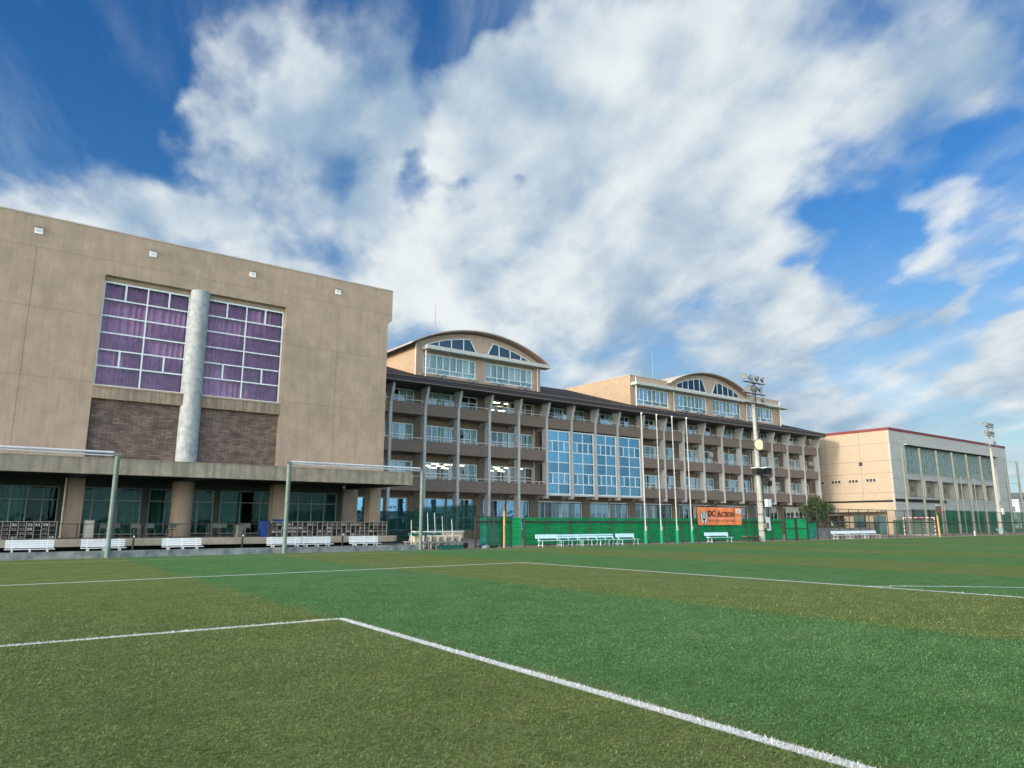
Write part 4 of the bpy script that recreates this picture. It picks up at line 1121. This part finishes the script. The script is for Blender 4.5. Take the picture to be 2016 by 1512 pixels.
def sack(loc, label, mat, s):
    m = MB(); bm = bmesh.new(); bmesh.ops.create_icosphere(bm, subdivisions=3, radius=1)
    rr = random.Random(s)
    for v in bm.verts:
        n_ = 1 + .12 * math.sin(v.co.x * 5 + s) * math.cos(v.co.y * 4 + s)
        v.co = Vector((v.co.x * .5 * n_, v.co.y * .35 * n_, max(-.02, v.co.z * .28 * n_ + .14)))
    me = bpy.data.meshes.new('sack'); bm.to_mesh(me); bm.free()
    me.polygons.foreach_set('use_smooth', [True] * len(me.polygons))
    me.materials.append(MATS[mat]); o = bpy.data.objects.new('sack', me); C.objects.link(o); o.location = loc; o.scale = (.62, .62, .7)
    tag(o, label, 'sack', 'sacks by the fence corner')
sack((27.0, 38.6, 0), 'blue sack lying by the fence corner left of the yellow post', 'blue_plastic', 1)
sack((27.9, 38.75, 0), 'green sack lying behind the teal sheet left of the yellow post', 'teal_plastic', 2)
sack((26.9, 38.2, -.08), 'pale grey sack lying in front of the blue one', 'kerb_concrete', 3)
t = thing('wooden_post', (28.1, 37.85, 0), 'yellow wooden post with a dark knob standing at the turf edge', 'post')
MB().tube((28.1, 37.85, .25), (28.1, 37.85, 2.35), .065, .065, 10).build('pole', 'wood_yellow', t)
MB().tube((28.1, 37.85, -.01), (28.1, 37.85, .25), .075, .075, 10).build('sleeve', 'slab_concrete', t)
MB().tube((28.1, 37.85, 2.35), (28.1, 37.85, 2.7), .08, .05, 10).tube((28.1, 37.85, 2.7), (28.1, 37.85, 2.85), .09, .06, 10).build('knob', 'rust_brown', t)

# ================================================================ green fence
def fence(label, posts, zt, x0, x1, y, name='fence'):
    t = thing(name, (x0, y, 0), label, 'fence')
    for x in posts: MB().tube((x, y + .04, -.01), (x, y + .04, zt), .048, .048, 8).build('post', 'steel_dark', t)
    r = MB()
    for z, q_ in ((zt, .03), (1.66, .06), (.12, .025)): r.tube((x0, y + .04, z), (x1, y + .04, z), q_, q_, 6)
    r.build('rail', 'steel_dark', t)
    MB().quadf([(x0, y + .08, .05), (x1, y + .08, .05), (x1, y + .08, zt), (x0, y + .08, zt)]).build('wire_mesh', 'chain_link', t)
    return t
f1 = fence('long wire fence hung with green sheeting behind the row of pale benches', [30.14, 32.18, 34.23, 36.18, 38.27, 40.25, 42.32, 44.37, 46.26, 48.29, 50.28, 52.41, 54.86, 56.13, 58.68], 2.95, 30.14, 60.6, 38.3)
def sheet(par, x0, x1, z0, z1, y, mat):
    m = MB(); n = max(3, int((x1 - x0) / .22)); rr = random.Random(int(x0 * 10))
    top = [z1 - .02 - .045 * abs(math.sin((x0 + (x1 - x0) * i_ / n) * 1.55)) + rr.uniform(-.012, .012) for i_ in range(n + 1)]; yy = [y + .05 + rr.uniform(-.028, .028) for _ in range(n + 1)]
    for i in range(n):
        a = x0 + (x1 - x0) * i / n; b = x0 + (x1 - x0) * (i + 1) / n
        m.quadf([(a, yy[i], z0), (b, yy[i + 1], z0), (b, yy[i + 1], top[i + 1]), (a, yy[i], top[i])])
    return m.build('windscreen_sheet', mat, par, smooth=True)
sheet(f1, 30.2, 46.3, .1, 2.0, 38.46, 'green_sheet'); sheet(f1, 46.32, 60.6, .1, 2.02, 38.47, 'green_sheet')
f0 = fence('short end of wire fence with teal sheeting beside the yellow post', [26.2, 27.25, 28.3, 29.1], 1.97, 26.2, 29.1, 38.35)
sheet(f0, 26.65, 28.15, .1, 1.98, 38.48, 'teal_sheet'); sheet(f0, 28.2, 30.05, .1, 1.98, 38.49, 'green_sheet')
MB().tube((27.62, 38.3, -.01), (27.62, 38.3, 2.2), .06, .06, 8).build('post', 'steel_dark', f0)
gt = thing('gate', (60.7, 38.3, 0), 'double gate leaf with green sheeting in dark frames near the bush', 'gate')
for a, b in ((60.7, 62.5), (62.6, 64.5)):
    m = MB()
    for x in (a, b - .1): m.box(x, x + .1, 38.26, 38.34, 0, 2.05)
    for z in (.06, 1.05, 1.97): m.box(a + .1, b - .1, 38.28, 38.32, z, z + .06)
    m.build('gate_frame', 'steel_dark', gt)
    MB().quadf([(a + .05, 38.35, .1), (b - .05, 38.35, .1), (b - .05, 38.35, 2.0), (a + .05, 38.35, 2.0)]).build('gate_sheet', 'green_sheet' , gt)
f2 = fence('low wire fence panel with teal sheeting right of the gate', [64.6, 66.3], 2.5, 64.5, 66.3, 38.3)
sheet(f2, 64.6, 66.28, .1, 1.75, 38.42, 'teal_sheet')
ps = [67.4 + 2.05 * i for i in range(37)]
f3 = fence('long dark wire fence along the right side of the turf', ps, 3.0, 66.3, 141.5, 38.9)
f4 = thing('net_screen', (101, 48.8, 0), 'dark green netting screen behind the wire fence in front of the gymnasium', 'netting')
MB().quadf([(104.0, 48.8, .05), (117.0, 48.8, .05), (117.0, 48.8, 2.05), (104.0, 48.8, 2.05)]).build('netting', 'far_net', f4)
MB().quadf([(117.0, 48.8, .05), (190, 48.8, .05), (190, 48.8, 3.55), (117.0, 48.8, 3.55)]).build('netting', 'far_net', f4)
for x in range(105, 190, 6): MB().tube((x, 48.85, 0), (x, 48.85, 3.5 if x > 117 else 2.0), .04, .04, 6).build('post', 'steel_dark', f4)

# banner on the fence
bn = thing('banner', (47.9, 38.1, 1.42), 'orange banner with black lettering and a white emblem tied to the green fence', 'banner')
def bz(u): return 38.17 + .035 * math.sin(u * 1.9) + .032 * math.sin(u * 5.1)
m = MB(); n = 60; bx0, bx1, z0, z1 = 47.95, 54.1, 1.42, 2.87
for i in range(n):
    a = bx0 + (bx1 - bx0) * i / n; b = bx0 + (bx1 - bx0) * (i + 1) / n
    for j in range(4):
        u, v = z0 + (z1 - z0) * j / 4, z0 + (z1 - z0) * (j + 1) / 4
        s0 = .12 * (1 - (u - z0) / (z1 - z0)); s1 = .12 * (1 - (v - z0) / (z1 - z0))
        sh = lambda x, s: x + s * (1 - 2 * (x - bx0) / (bx1 - bx0))
        m.quadf([(sh(a, s0), bz(a), u), (sh(b, s0), bz(b), u), (sh(b, s1), bz(b), v), (sh(a, s1), bz(a), v)])
m.build('cloth', 'banner_orange', bn, smooth=True)
BY = 38.10
def text_mesh(name, s, x, z, h, mat, par, width=None, ext=.004, shear=0):
    cu = bpy.data.curves.new(name, 'FONT'); cu.body = s; cu.size = 1; cu.extrude = ext; cu.offset = .022
    cu.small_caps_scale = .8
    o = bpy.data.objects.new('tmp', cu); C.objects.link(o); bpy.context.view_layer.update()
    dg = bpy.context.evaluated_depsgraph_get(); me = bpy.data.meshes.new_from_object(o.evaluated_get(dg))
    bpy.data.objects.remove(o); bpy.data.curves.remove(cu)
    xs = [v.co.x for v in me.vertices]; ys = [v.co.y for v in me.vertices]
    sx = (width / (max(xs) - min(xs))) if width else h; sy = h / (max(ys) - min(ys)); x0_, y0_ = min(xs), min(ys)
    org = ORG[par.name]
    for v in me.vertices:
        v.co = Vector((x + (v.co.x - x0_) * sx - org.x, BY - v.co.z * 1.0 - org.y, z + (v.co.y - y0_) * sy - org.z))
    me.name = name; me.materials.clear(); me.materials.append(MATS[mat])
    q = bpy.data.objects.new(name, me); C.objects.link(q); q.parent = par
    return q
text_mesh('lettering', 'DC', 49.38, 2.11, .50, 'black_paint', bn, .92)
text_mesh('lettering', 'A', 50.58, 2.11, .50, 'black_paint', bn, .48)
text_mesh('lettering', 'CTION', 51.10, 2.11, .40, 'black_paint', bn, 1.78)
# slab serifs, as on the worn western lettering
sf = MB()
for x, w_ in ((49.38, .2), (50.54, .2), (50.90, .2), (51.56, .2), (51.86, .16), (52.42, .14), (52.74, .12)): sf.box(x - .02, x + w_, BY - .008, BY + .004, 2.09, 2.125)
sf.build('lettering', 'black_paint', bn)
ln = MB().box(48.95, 54.0, BY - .002, BY + .004, 1.96, 1.985); ln.build('white_line', 'banner_white', bn)
rr = random.Random(5); x = 49.35
for wn in (7, 8, 4, 6, 7):
    dd = MB(); dd.box(x, x + wn * .1, BY - .001, BY + .002, 1.752, 1.764)
    for _ in range(wn):
        w_ = rr.uniform(.05, .085)
        if rr.random() < .5: dd.box(x, x + w_, BY - .002, BY + .002, 1.69, 1.715).box(x, x + .022, BY - .002, BY + .002, 1.715, 1.83)
        else: dd.box(x, x + w_, BY - .002, BY + .002, 1.805, 1.83).box(x + w_ - .022, x + w_, BY - .002, BY + .002, 1.69, 1.805)
        x += w_ + .03
    dd.build('small_lettering', 'rust_brown', bn)
    x += .14
MB().box(53.1, 53.85, BY - .002, BY + .004, 2.38, 2.76).build('white_patch', 'banner_white', bn)
MB().quadf([(53.2, BY - .006, 2.44), (53.5, BY - .006, 2.46), (53.7, BY - .006, 2.62), (53.4, BY - .006, 2.68)]).build('white_patch', 'banner_pink', bn)
em = [(48.78 + .40 * math.cos(t_) * (1.0 if math.sin(t_) > 0 else (1 + .25 * math.sin(t_))), 2.10 + (.46 if math.sin(t_) > 0 else .62) * math.sin(t_)) for t_ in [2 * math.pi * i / 28 for i in range(28)]]
MB().prism([(48.78 + (a - 48.78) * 1.08, 2.10 + (b - 2.10) * 1.05) for a, b in em], 'y', BY - .001, BY + .006).build('emblem', 'black_paint', bn)
MB().prism(em, 'y', BY - .006, BY - .0015).build('emblem', 'white_paint', bn)
e2 = MB()
for dx, zt_ in ((-.2, 2.50), (0, 2.52), (.2, 2.50)): e2.box(48.78 + dx - .045, 48.78 + dx + .045, BY - .012, BY - .007, 2.0, zt_)
e2.prism([(48.46, 2.08), (48.56, 1.96), (49.00, 1.96), (49.10, 2.08), (48.98, 1.86), (48.86, 1.80), (48.70, 1.80), (48.58, 1.86)], 'y', BY - .012, BY - .007)
e2.box(48.71, 48.85, BY - .012, BY - .007, 1.52, 1.82)
e2.build('emblem', 'black_paint', bn)
t = thing('notice_board', (57.8, 38.15, 1), 'blank white board hung on the green fence right of the light pole', 'board')
MB().prism([(57.45, 2.12), (58.15, 2.10), (58.25, .92), (57.7, .90)], 'y', 38.12, 38.15).build('board', 'white_paint', t)

# ================================================================ tall white poles
PL = ['first', 'second', 'third', 'fourth']
for i, (x, h) in enumerate(((41.45, 10.05), (43.2, 10.1), (45.05, 10.1), (46.85, 10.15))):
    t = thing('white_pole', (x, 37.85, 0), 'tall slim white pole in a green base sleeve, %s from the left of four' % PL[i], 'pole', 'tall white poles before the green fence')
    m = MB().tube((x, 37.85, .9), (x - .05, 37.85, h - .12), .052, .038, 12)
    m.build('pole', 'pole_white', t, smooth=True)
    MB().tube((x, 37.85, -.01), (x, 37.85, 1.0), .125, .115, 14).build('sleeve', 'post_green', t, smooth=True)
    MB().box(x - .07, x + .03, 37.80, 37.90, h - .12, h).box(x + .07, x + .10, 37.8, 37.9, 1.0, 1.35).build('cap', 'white_paint', t)

# ================================================================ floodlight poles
def lamp_head(par, x, y, z, az, tilt, r=.25):
    d = Vector((math.cos(az) * math.cos(tilt), math.sin(az) * math.cos(tilt), -math.sin(tilt)))
    p = Vector((x, y, z)); m = MB()
    m.tube(p - d * .26, p - d * .06, r * .45, r * .85, 14, 0).tube(p - d * .06, p + d * .03, r, r, 14, 0)
    m.tube(p + d * .03, p + d * .045, r * .86, r * .86, 14, 1)
    m.tube((x, y, z - .34), (x, y, z - .05), .03, .03, 6, 0)
    o = m.build('floodlight', ['lamp_body', 'lamp_face'], par, smooth=True); return o
def light_pole(x, y, h, r0, r1, label, arms, extra=False):
    t = thing('light_pole', (x, y, 0), label, 'light pole')
    MB().tube((x, y, -.01), (x, y, h), r0, r1, 20).build('pole', 'pole_concrete', t, smooth=True)
    for zi, (z, w_, lamps) in enumerate(arms):
        m = MB().tube((x - w_, y - .05, z), (x + w_, y - .05, z), .05, .05, 8)
        m.box(x - w_, x + w_, y - .35, y - .05, z - .03, z + .0)
        m.build('crossarm', 'steel_grey', t)
        for dx, up, az in lamps: lamp_head(t, x + dx, y - .2, z + up, az, R(25))
    fr = MB()
    for dx in (-1.2, -.6, .75, 1.05): fr.tube((x + dx, y - .3, arms[-1][0]), (x + dx, y - .3, arms[0][0]), .022, .022, 5)
    fr.build('ladder_frame', 'steel_grey', t)
    return t
a1 = R(-110)
lp = light_pole(56.0, 37.6, 14.75, .27, .12, 'concrete floodlight pole with a round clock beside the orange banner',
  [(14.1, 1.55, [(-1.45, .42, R(-150)), (-.45, .42, R(-120)), (.6, .42, R(-70)), (1.45, .42, R(-50))]), (13.1, 1.6, [(-.9, .42, R(-130)), (-.25, .42, R(-110)), (.3, .42, R(-80)), (1.0, .42, R(-60))]), (12.2, 1.7, [(-.6, .40, R(-110)), (1.35, .40, R(-60))])])
MB().tube((56.25, 37.35, 3.6), (56.1, 37.4, 12.0), .05, .04, 8).tube((56.1, 37.4, 12.0), (56.05, 37.4, 14.2), .05, .05, 8).build('cable', 'black_paint', lp)
MB().tube((55.65, 37.15, 8.4), (55.6, 37.02, 8.4), .50, .50, 32).build('clock_case', 'lamp_body', lp)
ck = MB().tube((55.6, 37.02, 8.4), (55.595, 37.005, 8.4), .46, .46, 32)
ckk = ck.build('clock_face', 'clock_face', lp)
hh = MB()
for i in range(12):
    a = i * math.pi / 6; hh.tube((55.597 + .38 * math.cos(a), 37.0, 8.4 + .38 * math.sin(a)), (55.597 + .42 * math.cos(a), 36.998, 8.4 + .42 * math.sin(a)), .012, .012, 4)
hh.tube((55.597, 36.995, 8.4), (55.80, 36.995, 8.38), .02, .02, 5).tube((55.597, 36.99, 8.4), (55.70, 36.99, 8.12), .014, .014, 5)
hh.build('clock_hands', 'steel_dark', lp)
for a, b, z in ((54.75, 55.75, 5.65), (56.15, 56.95, 5.75)):
    MB().prism([(36.9, z + .02), (37.35, z + .15), (37.35, z + .62), (36.8, z + .62)], 'x', a, b).build('loudspeaker', 'black_paint', lp)
    MB().box(a - .05, b + .15, 36.8, 37.4, z + .64, z + .70).build('speaker_bracket', 'white_paint', lp)
MB().prism([(36.9, 4.75), (37.35, 4.85), (37.35, 5.25), (36.8, 5.25)], 'x', 56.3, 56.9).build('loudspeaker', 'black_paint', lp)
MB().box(56.35, 57.0, 37.1, 37.35, 3.0, 3.65).build('junction_box', 'white_paint', lp)
MB().box(55.9, 56.25, 37.0, 37.3, 1.1, 1.6).build('meter_box', 'grey_plastic', lp)
st = MB()
for k in range(9): z = .7 + k * .42; st.tube((55.65, 37.5, z), (56.5, 37.45, z), .015, .015, 5)
for z in (.9, 1.6, 2.3, 3.4): st.tube((56.0, 37.6, z), (56.0, 37.6, z + .05), .31, .31, 16)
st.build('climbing_step', 'steel_dark', lp)
lp2 = light_pole(125.4, 43.0, 16.9, .31, .13, 'pale floodlight pole at the far right in front of the gymnasium',
  [(16.2, 1.7, [(-1.5, .42, R(-150)), (-.6, .42, R(-120)), (.7, .42, R(-70)), (1.5, .42, R(-50))]), (14.9, 1.8, [(-1.6, .42, R(-150)), (-1.0, .42, R(-120)), (.2, .42, R(-70)), (.7, .42, R(-60)), (1.4, .42, R(-50))]), (13.4, 1.9, [(1.6, .42, R(-50))])])
MB().box(125.9, 126.6, 42.6, 42.9, 2.9, 3.8).build('junction_box', 'white_paint', lp2)

# ================================================================ tall ball-net fence before the gymnasium
tf = thing('ball_net_fence', (102.6, 46, 0), 'tall grey-green posts with wires and pale ball netting before the gymnasium front', 'fence')
NP = [102.6, 107.9, 113.3, 118.7, 123.9, 129.2, 134.4, 139.6, 144.9]
for x in NP: MB().tube((x, 46, -.01), (x, 46, 12.1), .21, .15, 12).build('post', 'post_grey', tf, smooth=True)
wz = MB()
for z in (12.0, 8.2, 5.2): wz.tube((102.6, 45.95, z), (146, 45.95, z), .018, .018, 5)
wz.build('wire', 'steel_dark', tf)
for x, z in ((110.4, 8.0), (117.0, 8.3), (121.7, 8.3)):
    MB().tube((x, 44.5, -.01), (x, 44.5, z), .06, .05, 10).build('post', 'steel_grey', tf, smooth=True)
netmat('ball_net', (0.30, 0.36, 0.34), 0.06)
MB().quadf([(107, 46.1, 0), (146, 46.1, 0), (146, 46.1, 12), (107, 46.1, 12)]).build('netting', 'ball_net', tf)

# ================================================================ goal, hoop, cone
gl = thing('handball_goal', (101.2, 45.6, 0), 'red and white striped goal with a net behind the wire fence on the right', 'goal')
A = Vector((101.0, 46.0, 0)); dv = Vector((.39, -.92, 0)); Bp = A + dv * 3.6; bk = Vector((.92, .39, 0))
def striped(p, q, n_):
    m = MB(); d = (q - p)
    for i in range(n_): m.tube(p + d * i / n_, p + d * (i + 1) / n_, .06, .06, 8, i % 2)
    return m
H2 = Vector((0, 0, 2.3))
for P_ in (A, Bp): striped(P_, P_ + H2, 9).build('goal_post', ['banner_white', 'red_paint'], gl)
striped(A + H2, Bp + H2, 11).build('crossbar', ['banner_white', 'red_paint'], gl)
m = MB()
for P_ in (A, Bp): m.tube(P_ + H2, P_ + H2 + bk * .8, .03, .03, 6).tube(P_ + H2 + bk * .8, P_ + bk * 1.6, .03, .03, 6).tube(P_, P_ + bk * 1.6, .03, .03, 6)
m.tube(A + bk * 1.6, Bp + bk * 1.6, .03, .03, 6); m.build('back_frame', 'white_paint', gl)
MB().quadf([A + H2 + bk * .8, Bp + H2 + bk * .8, Bp + bk * 1.6, A + bk * 1.6]).quadf([A, A + H2, A + H2 + bk * .8, A + bk * 1.6]).quadf([Bp, Bp + H2, Bp + H2 + bk * .8, Bp + bk * 1.6]).build('net', 'goal_net', gl)
hp = thing('basketball_hoop', (91.9, 37.9, 0), 'basketball hoop on a yellow pole at the edge of the turf on the right', 'basketball hoop')
MB().tube((91.9, 37.9, -.01), (91.75, 37.9, 2.9), .11, .10, 10).build('pole', 'wood_yellow', hp, smooth=True)
MB().box(90.9, 92.4, 37.6, 37.65, 2.75, 3.7).box(90.9, 92.4, 37.58, 37.6, 3.6, 3.7, 1).build('backboard', ['rust_brown', 'white_paint'], hp)
m = MB()
for i in range(12):
    a, b = 2 * math.pi * i / 12, 2 * math.pi * (i + 1) / 12
    m.tube((91.65 + .23 * math.cos(a), 37.3 + .23 * math.sin(a), 2.95), (91.65 + .23 * math.cos(b), 37.3 + .23 * math.sin(b), 2.95), .015, .015, 5)
m.build('rim', 'red_paint', hp); MB().box(91.5, 91.9, 37.65, 37.85, 2.5, 2.9).build('bracket', 'steel_dark', hp)
cn_ = thing('folding_stand', (102.7, 38.2, 0), 'small white folded stand at the edge of the turf right of the basketball hoop', 'stand')
for s in (-1, 1): MB().prism([(102.55 + s * .02, 0), (102.75 + s * .2, 0), (102.72 + s * .04, .62), (102.66 + s * .02, .62)], 'y', 38.15 + s * .05, 38.2 + s * .05).build('panel', 'white_paint', cn_)

# ================================================================ right background: low wall, houses, trees
t = thing('grey_wall', (68, 46, 0), 'low grey concrete wall behind the wire fence, below the bush', 'wall')
MB().box(78.5, 92, 46, 46.2, 0, .95).build('wall', 'kerb_concrete', t); MB().box(78.45, 92.05, 45.97, 46.23, .95, 1.0).build('coping', 'slab_concrete', t)
t = thing('vending_shelter', (100, 54, 0), 'small shelter with pale machines beside the gymnasium end wall', 'shelter')
MB().box(97.5, 104, 52.5, 56, 2.6, 2.75).build('roof', 'recess_wall', t)
MB().box(97.5, 104, 55.8, 56, 0, 2.6).build('back_wall', 'recess_wall', t)
for x in (97.6, 103.9): MB().box(x - .06, x + .06, 52.6, 52.72, 0, 2.6).build('post', 'steel_dark', t)
for i, (x, mt, lb) in enumerate(((99.2, 'white_paint', 'white vending machine on the left under the shelter'), (100.6, 'house_white', 'pale blue vending machine right of the white one'))):
    v = thing('vending_machine', (x, 54.6, 0), lb, 'vending machine')
    MB().box(x - .5, x + .5, 54.3, 55.0, 0, 1.85).build('body', mt, v, bevel=.03); MB().box(x - .4, x + .4, 54.27, 54.3, 1.0, 1.7).build('display', 'gym_pane_dark', v)
def crown(cx, cy, cz, rx, ry, rz_, n, mats, seed, leaf=.16):
    r = np.random.default_rng(seed); m = MB()
    cl = []
    for _ in range(26):
        d = r.normal(size=3); d /= np.linalg.norm(d); q = r.uniform(.35, .95)
        cl.append((cx + d[0] * rx * q, cy + d[1] * ry * q, cz + d[2] * rz_ * q, r.uniform(.28, .5)))
    for i in range(n):
        c = cl[r.integers(len(cl))]; d = r.normal(size=3); d /= np.linalg.norm(d); q = r.uniform(.3, 1) * c[3]
        p = Vector((c[0] + d[0] * q * rx, c[1] + d[1] * q * ry, c[2] + d[2] * q * rz_))
        a = Vector(r.normal(size=3)).normalized() * leaf * r.uniform(.6, 1.3); b = Vector(r.normal(size=3)).normalized() * leaf * .6
        m.quadf([p - a, p + b, p + a, p - b], 0 if r.random() < .65 else 1)
    return m
def tree(name, x, y, h, rx, rz_, label, n, seed, mats, group=None, leaf=.16):
    t = thing(name, (x, y, 0), label, 'tree' if h > 3 else 'bush', group)
    rr = random.Random(seed); m = MB()
    m.tube((x, y, -.02), (x + .1, y, h * .45), h * .035, h * .024, 8)
    for k in range(7):
        a = rr.uniform(0, 6.28); q = rr.uniform(.4, .9)
        m.tube((x + .1, y, h * rr.uniform(.3, .5)), (x + rx * q * math.cos(a), y + rx * q * math.sin(a), h * rr.uniform(.6, .9)), h * .014, h * .005, 5)
    m.build('trunk', 'bark', t)
    crown(x, y, h - rz_, rx, rx, rz_, n, mats, seed, leaf).build('crown', mats, t)
tree('evergreen_tree', 90.2, 52, 4.75, 2.1, 1.7, 'dark rounded evergreen standing between the school block and the gymnasium', 5200, 4, ['leaf_dark', 'leaf_mid'])
for i, (x, y, h, lb) in enumerate(((86.5, 50.5, 1.9, 'left low shrub beneath the dark evergreen'), (93.5, 51, 2.2, 'low shrub right of the dark evergreen'), (88.5, 49.5, 1.5, 'small shrub below the dark evergreen, nearest the grey wall'))):
    tree('shrub', x, y, h, 1.3, h * .45, lb, 900, 20 + i, ['leaf_mid', 'bark'], 'shrubs below the evergreen', .12)
bs = thing('bare_sapling', (29.9, 41.5, 0), 'thin bare sapling behind the yellow wooden post', 'tree')
m = MB(); rr = random.Random(3)
def twig(p, d, L, r, k):
    q = p + d * L; m.tube(p, q, r, r * .65, 5)
    if k == 0: return
    for _ in range(3):
        e = (d + Vector((rr.uniform(-.7, .7), rr.uniform(-.7, .7), rr.uniform(-.1, .5)))).normalized(); twig(p + d * L * rr.uniform(.55, 1), e, L * .6, r * .6, k - 1)
twig(Vector((29.9, 41.5, 0)), Vector((0, 0, 1)), 2.4, .022, 3)
m.build('branches', 'bark', bs)
for i, (x, y, w_, d_, h, lb) in enumerate(((262, 84, 26, 12, 9.2, 'distant pale two-storey house beyond the gymnasium at the right edge'), (300, 120, 30, 14, 7.5, 'farther low pale house behind the first at the right edge'))):
    t = thing('distant_house', (x, y, 0), lb, 'house')
    MB().box(x, x + w_, y, y + d_, 0, h).build('wall', 'house_white', t)
    MB().prism([(y - .6, h), (y + d_ / 2, h + 1.6), (y + d_ + .6, h)], 'x', x - .6, x + w_ + .6).build('roof', 'house_roof', t)
    for k in range(4):
        for z in (1.2, 5.2): MB().box(x - .05, x - .01, y + 1.2 + k * 2.6, y + 2.8 + k * 2.6, z, z + 1.5).box(x + 2 + k * 6, x + 4.5 + k * 6, y - .05, y - .01, z, z + 1.6).build('window', 'gym_pane_dark', t)
t = thing('footbridge', (236, 70, 0), 'dark covered footbridge crossing at the right edge beyond the gymnasium', 'bridge')
MB().box(236, 239, 60, 84, 8.6, 10.0).build('deck', 'house_roof', t)
for y in (63, 80): MB().box(237, 238, y, y + .8, 0, 8.6).build('pier', 'pole_concrete', t)
